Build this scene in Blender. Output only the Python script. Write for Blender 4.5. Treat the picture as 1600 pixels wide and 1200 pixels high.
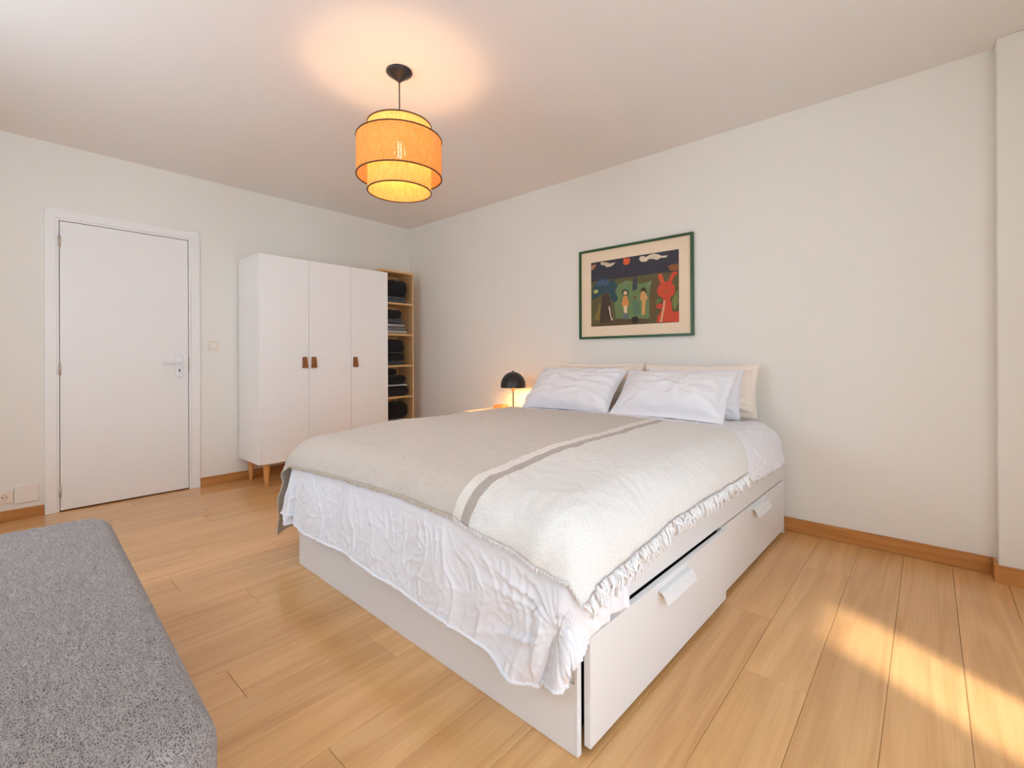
import bpy, bmesh, math, random
import numpy as np
from mathutils import Matrix, Vector

for o in list(bpy.data.objects):
    bpy.data.objects.remove(o, do_unlink=True)
scene = bpy.context.scene
COL = scene.collection
random.seed(11)
rng = np.random.default_rng(7)

# ------------------------------------------------------------------ camera
CAM_F, CAM_PY, CAM_TH, CAM_ROLL = 728.94, 558.23, 0.72887, -0.00373
CAM_LOC = Vector((4.4078, -3.1872, 1.0417))
_F = Vector((-math.sin(CAM_TH), math.cos(CAM_TH), 0))
_R0 = Vector((math.cos(CAM_TH), math.sin(CAM_TH), 0))
_U0 = Vector((0, 0, 1))
_R = _R0 * math.cos(CAM_ROLL) + _U0 * math.sin(CAM_ROLL)
_U = -_R0 * math.sin(CAM_ROLL) + _U0 * math.cos(CAM_ROLL)
cam_data = bpy.data.cameras.new('camera')
cam_data.sensor_width = 36.0
cam_data.lens = CAM_F * 36.0 / 1600.0
cam_data.shift_y = -(600.0 - CAM_PY) / 1600.0
cam_data.clip_start = 0.02
cam = bpy.data.objects.new('camera', cam_data)
COL.objects.link(cam)
cam.matrix_world = Matrix(((_R.x, _U.x, -_F.x, CAM_LOC.x), (_R.y, _U.y, -_F.y, CAM_LOC.y),
                           (_R.z, _U.z, -_F.z, CAM_LOC.z), (0, 0, 0, 1)))
scene.camera = cam

# ------------------------------------------------------------------ world, sun, exposure
SKY = 6.0
SUN = 4.5
world = bpy.data.worlds.new('sky')
scene.world = world
world.use_nodes = True
bg = world.node_tree.nodes['Background']
bg.inputs[0].default_value = (0.73, 0.865, 1.0, 1)
bg.inputs[1].default_value = SKY
sun_data = bpy.data.lights.new('sun', 'SUN')
sun_data.energy = SUN
sun_data.color = (1.0, 0.93, 0.82)
sun_data.angle = math.radians(3.0)
sun = bpy.data.objects.new('sun', sun_data)
COL.objects.link(sun)
SUN_EL = math.radians(56)
sun_dir = Vector((-0.847 * math.cos(SUN_EL), 0.532 * math.cos(SUN_EL), -math.sin(SUN_EL)))
sun.rotation_euler = sun_dir.to_track_quat('-Z', 'Y').to_euler()
sun.location = (8, -5, 6)
scene.view_settings.view_transform = 'Standard'
scene.view_settings.look = 'None'
scene.view_settings.exposure = 0.30
scene.view_settings.gamma = 1.0
scene.view_settings.use_curve_mapping = False
scene.cycles.use_denoising = True
scene.cycles.max_bounces = 14
scene.cycles.diffuse_bounces = 8
scene.cycles.glossy_bounces = 4
scene.cycles.transparent_max_bounces = 16
scene.cycles.caustics_reflective = False
scene.cycles.caustics_refractive = False
scene.cycles.sample_clamp_indirect = 8.0

# ------------------------------------------------------------------ helpers
def lin(r, g, b):
    def c(v):
        v /= 255.0
        return v / 12.92 if v <= 0.04045 else ((v + 0.055) / 1.055) ** 2.4
    return (c(r), c(g), c(b), 1.0)

def tag(o, label=None, cat=None, group=None, kind=None):
    if label: o['label'] = label
    if cat: o['category'] = cat
    if group: o['group'] = group
    if kind: o['kind'] = kind
    return o

def empty(name, loc=(0, 0, 0), rz=0.0):
    o = bpy.data.objects.new(name, None)
    o.empty_display_size = 0.05
    COL.objects.link(o)
    o.location = loc
    o.rotation_euler = (0, 0, rz)
    return o

def link(name, me, mat=None, parent=None, loc=None, rot=None, smooth=False):
    o = bpy.data.objects.new(name, me)
    COL.objects.link(o)
    if mat is not None and len(me.materials) == 0:
        me.materials.append(mat)
    if parent is not None:
        o.parent = parent
    if loc is not None: o.location = loc
    if rot is not None: o.rotation_euler = rot
    if smooth:
        me.polygons.foreach_set('use_smooth', [True] * len(me.polygons))
        me.update()
    return o

def bm_mesh(bm, name):
    me = bpy.data.meshes.new(name)
    bm.normal_update()
    bm.to_mesh(me)
    bm.free()
    return me

def add_box(bm, x0, x1, y0, y1, z0, z1, bevel=0.0, seg=1):
    r = bmesh.ops.create_cube(bm, size=1.0)
    vs = r['verts']
    for v in vs:
        v.co = Vector((x0 + (v.co.x + .5) * (x1 - x0), y0 + (v.co.y + .5) * (y1 - y0), z0 + (v.co.z + .5) * (z1 - z0)))
    if bevel > 0:
        es = list({e for v in vs for e in v.link_edges})
        bmesh.ops.bevel(bm, geom=es, offset=bevel, segments=seg, affect='EDGES', profile=0.5)

def box(name, x0, x1, y0, y1, z0, z1, mat, parent=None, bevel=0.0, seg=2):
    """box given in the parent's frame"""
    bm = bmesh.new()
    cx, cy, cz = (x0 + x1) / 2, (y0 + y1) / 2, (z0 + z1) / 2
    add_box(bm, x0 - cx, x1 - cx, y0 - cy, y1 - cy, z0 - cz, z1 - cz, bevel, seg)
    return link(name, bm_mesh(bm, name), mat, parent, (cx, cy, cz))

def lathe_mesh(name, prof, seg=48, close=False):
    vs, fs = [], []
    n = len(prof)
    for k in range(seg):
        a = 2 * math.pi * k / seg
        for r, z in prof:
            vs.append((r * math.cos(a), r * math.sin(a), z))
    for k in range(seg):
        k2 = (k + 1) % seg
        for i in range(n if close else n - 1):
            j = (i + 1) % n
            fs.append((k * n + i, k2 * n + i, k2 * n + j, k * n + j))
    me = bpy.data.meshes.new(name)
    me.from_pydata(vs, [], fs)
    bm = bmesh.new()
    bm.from_mesh(me)
    bmesh.ops.remove_doubles(bm, verts=bm.verts, dist=1e-5)
    bmesh.ops.recalc_face_normals(bm, faces=bm.faces)
    bm.to_mesh(me)
    bm.free()
    return me

def torus_mesh(name, R, r, seg=64, sr=8, z=0):
    prof = [(R + r * math.cos(2 * math.pi * i / sr), z + r * math.sin(2 * math.pi * i / sr)) for i in range(sr)]
    return lathe_mesh(name, prof, seg, True)

def tube_into(vs, fs, pts, rad, sides=6):
    """append a tapered tube along pts to lists"""
    base = len(vs)
    n = len(pts)
    for i, p in enumerate(pts):
        p = Vector(p)
        t = Vector(pts[min(i + 1, n - 1)]) - Vector(pts[max(i - 1, 0)])
        t.normalize()
        u = t.cross(Vector((0.31, 0.52, 0.79)))
        if u.length < 1e-4: u = t.cross(Vector((1, 0, 0)))
        u.normalize()
        w = t.cross(u)
        r = rad[i] if hasattr(rad, '__len__') else rad
        for k in range(sides):
            a = 2 * math.pi * k / sides
            q = p + u * (r * math.cos(a)) + w * (r * math.sin(a))
            vs.append(tuple(q))
    for i in range(n - 1):
        for k in range(sides):
            k2 = (k + 1) % sides
            fs.append((base + i * sides + k, base + i * sides + k2, base + (i + 1) * sides + k2, base + (i + 1) * sides + k))
    fs.append(tuple(base + k for k in reversed(range(sides))))
    fs.append(tuple(base + (n - 1) * sides + k for k in range(sides)))

def tube(name, pts, rad, mat, parent=None, sides=12):
    vs, fs = [], []
    tube_into(vs, fs, pts, rad, sides)
    me = bpy.data.meshes.new(name)
    me.from_pydata(vs, [], fs)
    return link(name, me, mat, parent, smooth=True)

def grid_mesh(name, P, uv=None):
    n, m = P.shape[:2]
    idx = np.arange(n * m).reshape(n, m)
    f = np.stack([idx[:-1, :-1], idx[:-1, 1:], idx[1:, 1:], idx[1:, :-1]], -1).reshape(-1, 4)
    me = bpy.data.meshes.new(name)
    me.from_pydata(P.reshape(-1, 3).tolist(), [], f.tolist())
    if uv is not None:
        L = me.uv_layers.new(name='UVMap')
        loops = np.zeros(len(me.loops), dtype=np.int32)
        me.loops.foreach_get('vertex_index', loops)
        L.data.foreach_set('uv', uv.reshape(-1, 2)[loops].astype(np.float32).ravel())
    me.polygons.foreach_set('use_smooth', [True] * len(me.polygons))
    me.update()
    return me

# 2-D gradient noise for cloth
_perm = rng.permutation(512)
_perm = np.concatenate([_perm, _perm])
_gr = rng.uniform(0, 2 * math.pi, 512)
_gx, _gy = np.cos(_gr), np.sin(_gr)
def noise2(x, y):
    x = np.asarray(x, float); y = np.asarray(y, float)
    x, y = np.broadcast_arrays(x, y)
    xi = np.floor(x).astype(int); yi = np.floor(y).astype(int)
    xf = x - xi; yf = y - yi
    u = xf ** 3 * (xf * (xf * 6 - 15) + 10); v = yf ** 3 * (yf * (yf * 6 - 15) + 10)
    def g(i, j):
        h = _perm[(_perm[(xi + i) % 512] + yi + j) % 512]
        return _gx[h] * (xf - i) + _gy[h] * (yf - j)
    a = g(0, 0) * (1 - u) + g(1, 0) * u
    b = g(0, 1) * (1 - u) + g(1, 1) * u
    return (a * (1 - v) + b * v) * 1.5
def ridge(x, y):
    return 1.0 - 2.0 * np.abs(noise2(x, y)) ** 0.8
def sstep(a, b, x):
    t = np.clip((np.asarray(x, float) - a) / (b - a), 0, 1)
    return t * t * (3 - 2 * t)

# ------------------------------------------------------------------ materials
def new_mat(name):
    m = bpy.data.materials.new(name)
    m.use_nodes = True
    nt = m.node_tree
    return m, nt, nt.nodes['Principled BSDF']

def nd(nt, t, **kw):
    n = nt.nodes.new(t)
    for k, v in kw.items():
        setattr(n, k, v)
    return n

def plain(name, col, rough=0.5, metal=0.0, bump=0.0, bscale=200.0, spec=0.5, var=0.0, sheen=0.0, coat=0.0):
    m, nt, b = new_mat(name)
    b.inputs['Roughness'].default_value = rough
    b.inputs['Metallic'].default_value = metal
    b.inputs['Specular IOR Level'].default_value = spec
    b.inputs['Sheen Weight'].default_value = sheen
    b.inputs['Coat Weight'].default_value = coat
    tc = nd(nt, 'ShaderNodeTexCoord')
    nz = nd(nt, 'ShaderNodeTexNoise')
    nz.inputs['Scale'].default_value = bscale
    nz.inputs['Detail'].default_value = 4
    nt.links.new(tc.outputs['Object'], nz.inputs['Vector'])
    mix = nd(nt, 'ShaderNodeMix', data_type='RGBA')
    c2 = tuple(max(0, c * (1 - var)) for c in col[:3]) + (1,)
    mix.inputs[6].default_value = col
    mix.inputs[7].default_value = c2
    nt.links.new(nz.outputs['Fac'], mix.inputs[0])
    nt.links.new(mix.outputs[2], b.inputs['Base Color'])
    if bump > 0:
        bp = nd(nt, 'ShaderNodeBump')
        bp.inputs['Strength'].default_value = bump
        bp.inputs['Distance'].default_value = 0.002
        nt.links.new(nz.outputs['Fac'], bp.inputs['Height'])
        nt.links.new(bp.outputs['Normal'], b.inputs['Normal'])
    return m

def wood(name, c_lo, c_hi, axis='Y', rough=0.35, gscale=1.0, coat=0.0, bump=0.05, rand=0.12, cathedral=0.5):
    """oak-like grain running along the object's own axis"""
    m, nt, b = new_mat(name)
    L = nt.links.new
    tc = nd(nt, 'ShaderNodeTexCoord')
    oi = nd(nt, 'ShaderNodeObjectInfo')
    sh = nd(nt, 'ShaderNodeVectorMath', operation='MULTIPLY')
    cmb = nd(nt, 'ShaderNodeCombineXYZ')
    for k in range(3): L(oi.outputs['Random'], cmb.inputs[k])
    L(cmb.outputs[0], sh.inputs[0]); sh.inputs[1].default_value = (37.3, 91.7, 53.1)
    ad = nd(nt, 'ShaderNodeVectorMath', operation='ADD')
    L(tc.outputs['Object'], ad.inputs[0]); L(sh.outputs[0], ad.inputs[1])
    def mapped(s_long, s_cross):
        mp = nd(nt, 'ShaderNodeMapping')
        s = {'X': (s_long, s_cross, s_cross), 'Y': (s_cross, s_long, s_cross), 'Z': (s_cross, s_cross, s_long)}[axis]
        mp.inputs['Scale'].default_value = tuple(v * gscale for v in s)
        L(ad.outputs[0], mp.inputs['Vector'])
        return mp
    # broad figure: contour lines of a stretched noise
    n1 = nd(nt, 'ShaderNodeTexNoise'); n1.inputs['Scale'].default_value = 1.0
    n1.inputs['Detail'].default_value = 2.0; n1.inputs['Roughness'].default_value = 0.45
    L(mapped(0.55, 8.0).outputs[0], n1.inputs['Vector'])
    mu = nd(nt, 'ShaderNodeMath', operation='MULTIPLY'); L(n1.outputs['Fac'], mu.inputs[0]); mu.inputs[1].default_value = 38.0
    si = nd(nt, 'ShaderNodeMath', operation='SINE'); L(mu.outputs[0], si.inputs[0])
    m1 = nd(nt, 'ShaderNodeMath', operation='MULTIPLY_ADD'); L(si.outputs[0], m1.inputs[0])
    m1.inputs[1].default_value = 0.5; m1.inputs[2].default_value = 0.5
    # fine streaks
    n2 = nd(nt, 'ShaderNodeTexNoise'); n2.inputs['Scale'].default_value = 1.0
    n2.inputs['Detail'].default_value = 5.0; n2.inputs['Roughness'].default_value = 0.6
    L(mapped(3.0, 110.0).outputs[0], n2.inputs['Vector'])
    n3 = nd(nt, 'ShaderNodeTexNoise'); n3.inputs['Scale'].default_value = 1.0; n3.inputs['Detail'].default_value = 2.0
    L(mapped(1.0, 3.0).outputs[0], n3.inputs['Vector'])
    a1 = nd(nt, 'ShaderNodeMix'); a1.inputs[0].default_value = cathedral
    L(n2.outputs['Fac'], a1.inputs[2]); L(m1.outputs[0], a1.inputs[3])
    a2 = nd(nt, 'ShaderNodeMix'); a2.inputs[0].default_value = 0.35
    L(a1.outputs[0], a2.inputs[2]); L(n3.outputs['Fac'], a2.inputs[3])
    rp = nd(nt, 'ShaderNodeValToRGB')
    rp.color_ramp.elements[0].position = 0.22; rp.color_ramp.elements[0].color = c_lo
    rp.color_ramp.elements[1].position = 0.72; rp.color_ramp.elements[1].color = c_hi
    L(a2.outputs[0], rp.inputs[0])
    hs = nd(nt, 'ShaderNodeHueSaturation')
    mr = nd(nt, 'ShaderNodeMapRange'); L(oi.outputs['Random'], mr.inputs[0])
    mr.inputs[3].default_value = 1 - rand; mr.inputs[4].default_value = 1 + rand
    L(mr.outputs[0], hs.inputs['Value']); L(rp.outputs[0], hs.inputs['Color'])
    L(hs.outputs[0], b.inputs['Base Color'])
    b.inputs['Roughness'].default_value = rough
    b.inputs['Coat Weight'].default_value = coat
    b.inputs['Coat Roughness'].default_value = 0.12
    bp = nd(nt, 'ShaderNodeBump'); bp.inputs['Strength'].default_value = bump; bp.inputs['Distance'].default_value = 0.001
    L(n2.outputs['Fac'], bp.inputs['Height']); L(bp.outputs[0], b.inputs['Normal'])
    return m

def cloth_mat(name, col, scale=900.0, bump=0.25, rough=0.85, var=0.06, wr=0.0, wrs=9.0, sheen=0.15, trans=0.0):
    m, nt, b = new_mat(name)
    L = nt.links.new
    tc = nd(nt, 'ShaderNodeTexCoord')
    n = nd(nt, 'ShaderNodeTexNoise'); n.inputs['Scale'].default_value = scale; n.inputs['Detail'].default_value = 3
    L(tc.outputs['Object'], n.inputs['Vector'])
    n2 = nd(nt, 'ShaderNodeTexNoise'); n2.inputs['Scale'].default_value = wrs; n2.inputs['Detail'].default_value = 6
    n2.inputs['Roughness'].default_value = 0.62; n2.inputs['Distortion'].default_value = 1.2
    L(tc.outputs['Object'], n2.inputs['Vector'])
    mix = nd(nt, 'ShaderNodeMix', data_type='RGBA')
    mix.inputs[6].default_value = col
    mix.inputs[7].default_value = tuple(c * (1 - var) for c in col[:3]) + (1,)
    L(n.outputs['Fac'], mix.inputs[0]); L(mix.outputs[2], b.inputs['Base Color'])
    b.inputs['Roughness'].default_value = rough
    b.inputs['Specular IOR Level'].default_value = 0.25
    b.inputs['Sheen Weight'].default_value = sheen
    b1 = nd(nt, 'ShaderNodeBump'); b1.inputs['Strength'].default_value = bump; b1.inputs['Distance'].default_value = 0.001
    L(n.outputs['Fac'], b1.inputs['Height'])
    b2 = nd(nt, 'ShaderNodeBump'); b2.inputs['Strength'].default_value = wr; b2.inputs['Distance'].default_value = 0.012
    L(n2.outputs['Fac'], b2.inputs['Height']); L(b1.outputs[0], b2.inputs['Normal'])
    L(b2.outputs[0], b.inputs['Normal'])
    return m

M = {}
M['wall'] = plain('wall_paint', lin(234, 231, 224), 0.7, bump=0.06, bscale=160, var=0.015, spec=0.3)
M['ceiling'] = plain('ceiling_paint', lin(234, 230, 226), 0.8, bump=0.05, bscale=120, var=0.015, spec=0.2)
M['oak_floor'] = wood('oak_floor', lin(196, 143, 86), lin(226, 179, 122), 'Y', rough=0.30, coat=0.35, bump=0.04, rand=0.06, cathedral=0.28)
M['oak_base'] = wood('oak_baseboard', lin(168, 108, 52), lin(200, 142, 82), 'X', rough=0.4, bump=0.05, rand=0.03, cathedral=0.3)
M['oak_base_y'] = wood('oak_baseboard_y', lin(168, 108, 52), lin(200, 142, 82), 'Y', rough=0.4, bump=0.05, rand=0.03, cathedral=0.3)
M['subfloor'] = plain('subfloor', lin(70, 48, 28), 0.9, var=0.2, bscale=20)
M['door_white'] = plain('door_lacquer', lin(238, 236, 234), 0.38, bump=0.02, bscale=300, var=0.01)
M['white'] = plain('white_lacquer', lin(243, 243, 243), 0.35, bump=0.02, bscale=300, var=0.01)
M['bedwhite'] = plain('white_foil', lin(228, 228, 229), 0.42, bump=0.02, bscale=400, var=0.01)
M['plastic'] = plain('cream_plastic', lin(236, 224, 208), 0.35, var=0.01)
M['plastic_w'] = plain('white_plastic', lin(234, 228, 220), 0.4, var=0.01)
M['steel'] = plain('satin_aluminium', lin(235, 235, 238), 0.3, metal=0.35, var=0.03)
M['nickel'] = plain('hinge_metal', lin(206, 196, 182), 0.35, metal=0.6, var=0.05)
M['dark'] = plain('gap_shade', lin(18, 16, 15), 0.9, var=0.2)  # near-black colour standing in for shade inside gaps and holes
M['black'] = plain('black_metal', lin(34, 32, 33), 0.38, var=0.15, bump=0.03)
M['brass'] = plain('brass', lin(190, 140, 72), 0.3, metal=0.9, var=0.05)
M['leather'] = plain('brown_leather', lin(146, 88, 44), 0.55, bump=0.3, bscale=400, var=0.3)
M['leg_wood'] = wood('leg_oak', lin(196, 136, 78), lin(224, 170, 110), 'Z', rough=0.45, rand=0.03, cathedral=0.3)
M['birch'] = wood('birch_board', lin(206, 164, 112), lin(226, 188, 138), 'Z', rough=0.5, rand=0.03, cathedral=0.25)
M['birch_y'] = wood('birch_shelf', lin(214, 170, 114), lin(232, 194, 142), 'Y', rough=0.5, rand=0.03, cathedral=0.25)
M['stand'] = wood('pale_nightstand', lin(228, 206, 176), lin(240, 222, 196), 'Y', rough=0.45, rand=0.02, cathedral=0.25)
M['small_wood'] = wood('small_box_wood', lin(198, 126, 66), lin(220, 156, 92), 'Y', rough=0.5, rand=0.02)
M['duvet'] = cloth_mat('white_cotton', lin(230, 230, 235), 700, 0.15, wr=0.30, wrs=7.0, var=0.02)
M['sheet'] = cloth_mat('white_sheet', lin(238, 237, 241), 700, 0.15, wr=0.2, wrs=6.0, var=0.02)
M['pillow_white'] = cloth_mat('white_pillow', lin(236, 235, 239), 700, 0.15, wr=0.22, wrs=7.0, var=0.02)
M['pillow_cream'] = cloth_mat('cream_pillow', lin(240, 229, 217), 700, 0.15, wr=0.22, wrs=7.0, var=0.02)
M['green'] = plain('green_frame', lin(32, 80, 36), 0.35, var=0.2, bscale=60)
M['mat_board'] = plain('mat_board', lin(238, 216, 188), 0.8, var=0.03, bscale=30)
M['glass_edge'] = plain('window_frame_white', lin(238, 238, 236), 0.4)

def flat(name, rgb, var=0.12):
    return plain('print_' + name, lin(*rgb), 0.6, var=var, bscale=55)

def emit(name, col, s):
    m, nt, b = new_mat(name)
    b.inputs['Base Color'].default_value = col
    b.inputs['Emission Color'].default_value = col
    b.inputs['Emission Strength'].default_value = s
    return m

def glass_mat():
    m, nt, b = new_mat('window_glass')
    out = nt.nodes['Material Output']
    tr = nd(nt, 'ShaderNodeBsdfTransparent'); gl = nd(nt, 'ShaderNodeBsdfGlossy')
    gl.inputs['Roughness'].default_value = 0.02
    mx = nd(nt, 'ShaderNodeMixShader')
    mx.inputs[0].default_value = 0.06; nt.links.new(tr.outputs[0], mx.inputs[1]); nt.links.new(gl.outputs[0], mx.inputs[2])
    nt.links.new(mx.outputs[0], out.inputs[0])
    return m
M['glass'] = glass_mat()

# ================================================================== the room
H = 2.5
RX, RY = 5.30, -3.90          # window wall and rear wall planes
WT = 0.12

def boxes(name, lst, mat, parent=None):
    bm = bmesh.new()
    for b in lst: add_box(bm, *b)
    return link(name, bm_mesh(bm, name), mat, parent)

# floor with planks
floor = tag(box('floor', -0.15, RX + WT, RY - WT, 0.05, -0.10, -0.0142, M['subfloor']), 'honey oak plank floor', None, None, 'structure')
PW = 0.1835
k0 = math.floor((0.0 - 3.942) / PW)
k1 = math.ceil((RX - 3.942) / PW)
fixed = {-1: [-1.13], 0: [-0.495, -1.51], 1: [-2.05], 2: [-1.025], 3: [-1.9], -6: [-0.8, -2.245], -10: [-2.42], -5: [-1.2, -3.0], -11: [-1.3], -12: [-2.62], -13: [-2.12], -14: [-0.9, -2.45]}
GAP = 0.0009
for k in range(k0, k1):
    xa = max(0.001, 3.942 + k * PW + GAP / 2); xb = min(RX - 0.001, 3.942 + (k + 1) * PW - GAP / 2)
    if xb - xa < 0.01: continue
    if k in fixed:
        js = list(fixed[k])
        while js[-1] - 1.6 > RY + 0.5: js.append(js[-1] - 1.6)
    else:
        js = []; y = -random.uniform(0.3, 1.7)
        while y > RY + 0.3:
            js.append(y); y -= random.uniform(1.2, 1.9)
    ys = [-0.001] + js + [RY + 0.001]
    for a, b in zip(ys[:-1], ys[1:]):
        bm = bmesh.new()
        cx, cy = (xa + xb) / 2, (a + b) / 2
        add_box(bm, xa - cx, xb - cx, b + GAP / 2 - cy, a - GAP / 2 - cy, -0.007, 0.007, 0.0011, 1)
        link('plank', bm_mesh(bm, 'plank'), M['oak_floor'], floor, (cx - floor.location.x, cy - floor.location.y, -0.007 - floor.location.z))

ceiling = tag(box('ceiling', -0.15, RX + WT, RY - WT, 0.15, H, H + 0.12, M['ceiling']), 'plain white ceiling', None, None, 'structure')
# door wall (x = 0), with the door opening
DY0, DY1, DZ = -2.935, -2.063, 2.048
wall_left = boxes('wall_left', [(-WT, 0, RY - WT, DY0 , -0.1, H), (-WT, 0, DY1, 0.12, -0.1, H), (-WT, 0, DY0, DY1, DZ, H)], M['wall'])
tag(wall_left, 'pale painted wall with the white door', None, None, 'structure')
wall_right = tag(box('wall_right', 0, RX + WT, 0, 0.12, -0.1, H, M['wall']), 'pale painted wall behind the bed', None, None, 'structure')
PX, PS = 4.645, 0.10
wall_pillar = tag(box('wall_pillar', PX, RX, -PS, -0.0005, 0.0005, H - 0.0005, M['wall'], None, 0.004, 2), 'shallow painted wall projection at the right edge', None, None, 'structure')

# window wall (x = RX): a narrow tall window and a wide one; rear wall (y = RY): one unseen window added for fill light
def wall_with_holes(name, fixed_lo, fixed_hi, axis, u0, u1, holes):
    """axis 'x': wall spans y in u0..u1 at x fixed_lo..hi ; holes list of (ua,ub,za,zb) sorted by ua"""
    lst = []
    cur = u0
    for ua, ub, za, zb in holes:
        segs = [(cur, ua, -0.1, H), (ua, ub, -0.1, za), (ua, ub, zb, H)]
        lst += segs; cur = ub
    lst.append((cur, u1, -0.1, H))
    if axis == 'x': bl = [(fixed_lo, fixed_hi, a, b, c, d) for a, b, c, d in lst]
    else: bl = [(a, b, fixed_lo, fixed_hi, c, d) for a, b, c, d in lst]
    return boxes(name, bl, M['wall'])
W1 = (-1.965, -1.56, 0.12, 2.26)
W2 = (-3.80, -2.66, 0.30, 2.26)
W_FILL = (1.40, 2.70, 0.95, 2.12)
tag(wall_with_holes('wall_window', RX, RX + WT, 'x', RY - WT, 0.0, [W2, W1]), 'painted wall with two windows', None, None, 'structure')
tag(wall_with_holes('wall_rear', RY - WT, RY, 'y', 0.0, RX, [W_FILL]), 'painted rear wall with an added fill window', None, None, 'structure')

def window(n, axis, ua, ub, za, zb, pos, mull, label):
    e = tag(empty('window_%d' % n), label, None, None, 'structure')
    t = 0.035
    lo, hi = pos + 0.05, pos + 0.09
    if axis == 'y': lo, hi = pos - 0.09, pos - 0.05
    def bx(name, a, b, c, d, mat, l=lo, h=hi):
        if axis == 'x': return box(name, l, h, a, b, c, d, mat, e, 0.003 if mat is not M['glass'] else 0)
        return box(name, a, b, l, h, c, d, mat, e, 0.003 if mat is not M['glass'] else 0)
    bx('frame_stile', ua, ua + t, za, zb, M['glass_edge']); bx('frame_stile', ub - t, ub, za, zb, M['glass_edge'])
    bx('frame_rail', ua + t, ub - t, za, za + t, M['glass_edge']); bx('frame_rail', ua + t, ub - t, zb - t, zb, M['glass_edge'])
    cuts = [ua + t] + mull + [ub - t]
    for mm in mull: bx('mullion', mm - 0.02, mm + 0.02, za + t, zb - t, M['glass_edge'])
    mid = (lo + hi) / 2
    for i, (a, b) in enumerate(zip(cuts[:-1], cuts[1:])):
        a2 = a + (0.02 if i else 0); b2 = b - (0.02 if i < len(cuts) - 2 else 0)
        bx('pane', a2, b2, za + t, zb - t, M['glass'], mid - 0.002, mid + 0.002)
window(1, 'x', *W1, RX, [], 'narrow tall white framed window')
window(2, 'x', *W2, RX, [-3.19], 'white framed window with two panes')
window(3, 'y', *W_FILL, RY, [1.833, 2.267], 'wide white framed window with three panes, added unseen for fill light')

# baseboards
def baseboard(name, x0, x1, y0, y1, h, mat, label):
    return tag(box(name, x0, x1, y0, y1, 0.0005, h, mat, None, 0.002, 2), label, None, None, 'structure')
baseboard('baseboard_left', 0.0005, 0.014, RY, -2.947, 0.072, M['oak_base_y'], 'oak baseboard left of the door')
baseboard('baseboard_left_far', 0.0005, 0.014, -2.052, -0.015, 0.072, M['oak_base_y'], 'oak baseboard behind the wardrobe')
baseboard('baseboard_right', 0.0005, PX - 0.0145, -0.014, -0.0005, 0.080, M['oak_base'], 'oak baseboard along the bed wall')
tag(boxes('baseboard_pillar', [(PX - 0.014, PX - 0.0005, -PS - 0.014, -0.0005, 0.0005, 0.080), (PX - 0.0005, RX, -PS - 0.014, -PS - 0.0005, 0.0005, 0.080)], M['oak_base']), 'oak baseboard stepping round the wall projection', None, None, 'structure')

# ---------------------------------------------------------------- door
door = tag(empty('door_1', (0, -2.5, 0)), 'plain white flush door with white frame in the left wall', None, None, 'structure')
def dbox(name, x0, x1, y0, y1, z0, z1, mat, parent=door, bev=0.002):
    return box(name, x0, x1, y0 + 2.5, y1 + 2.5, z0, z1, mat, parent, bev)
def prism(name, quad, x0, x1, mat, parent, oy=0.0):
    """prism extruded along x from a (y,z) polygon"""
    n = len(quad)
    vs = [(x0, y - oy, z) for y, z in quad] + [(x1, y - oy, z) for y, z in quad]
    fs = [tuple(range(n)), tuple(range(2 * n - 1, n - 1, -1))] + [(i, i + n, (i + 1) % n + n, (i + 1) % n) for i in range(n)]
    me = bpy.data.meshes.new(name); me.from_pydata(vs, [], fs)
    bm = bmesh.new(); bm.from_mesh(me); bmesh.ops.recalc_face_normals(bm, faces=bm.faces)
    bmesh.ops.bevel(bm, geom=[e for e in bm.edges], offset=0.0015, segments=1, affect='EDGES')
    bm.to_mesh(me); bm.free()
    return link(name, me, mat, parent)
ya, yb, yc, yd, zt, zi = -2.944, -2.886, -2.113, -2.054, 2.057, 1.999
prism('casing', [(ya, 0.001), (yb, 0.001), (yb, zi), (ya, zt)], 0.0005, 0.016, M['door_white'], door, -2.5)
prism('casing', [(yc, 0.001), (yd, 0.001), (yd, zt), (yc, zi)], 0.0005, 0.016, M['door_white'], door, -2.5)
prism('casing', [(ya, zt), (yd, zt), (yc, zi), (yb, zi)], 0.0005, 0.016, M['door_white'], door, -2.5)
jt = 0.014
dbox('jamb', -WT + 0.005, 0.008, yb, yb + jt, 0.001, zi, M['door_white'])
dbox('jamb', -WT + 0.005, 0.008, yc - jt, yc, 0.001, zi, M['door_white'])
dbox('head_jamb', -WT + 0.005, 0.008, yb + jt, yc - jt, zi - jt, zi, M['door_white'])
dbox('light_block', -0.075, -0.045, yb + jt + 0.001, yc - jt - 0.001, 0.0002, zi - jt - 0.001, M['dark'], door, 0)  # dark slab added behind the leaf to block outside light
lf = dbox('door_leaf', -0.040, 0.001, yb + jt + 0.004, yc - jt - 0.004, 0.010, zi - jt - 0.004, M['door_white'], door, 0.0015)
for zc in (1.842, 0.972, 0.141):
    hg = tube('hinge', [(0.008, yb + jt + 0.002 + 2.5, zc - 0.035), (0.008, yb + jt + 0.002 + 2.5, zc + 0.035)], 0.007, M['nickel'], door, 10)
    tube('hinge_pin', [(0.008, yb + jt + 0.002 + 2.5, zc - 0.045), (0.008, yb + jt + 0.002 + 2.5, zc + 0.045)], 0.0035, M['nickel'], hg, 8)
HY = -2.191 + 2.5
hp = box('handle_plate', 0.0012, 0.009, HY - 0.021, HY + 0.021, 0.892, 1.072, M['steel'], door, 0.004, 3)
tube('lever', [(0.005, HY, 1.010), (0.040, HY, 1.010), (0.052, HY - 0.010, 1.010), (0.055, HY - 0.03, 1.010), (0.055, HY - 0.112, 1.008)],
     [0.009, 0.009, 0.0095, 0.0095, 0.0085], M['steel'], door, 14)
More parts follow.
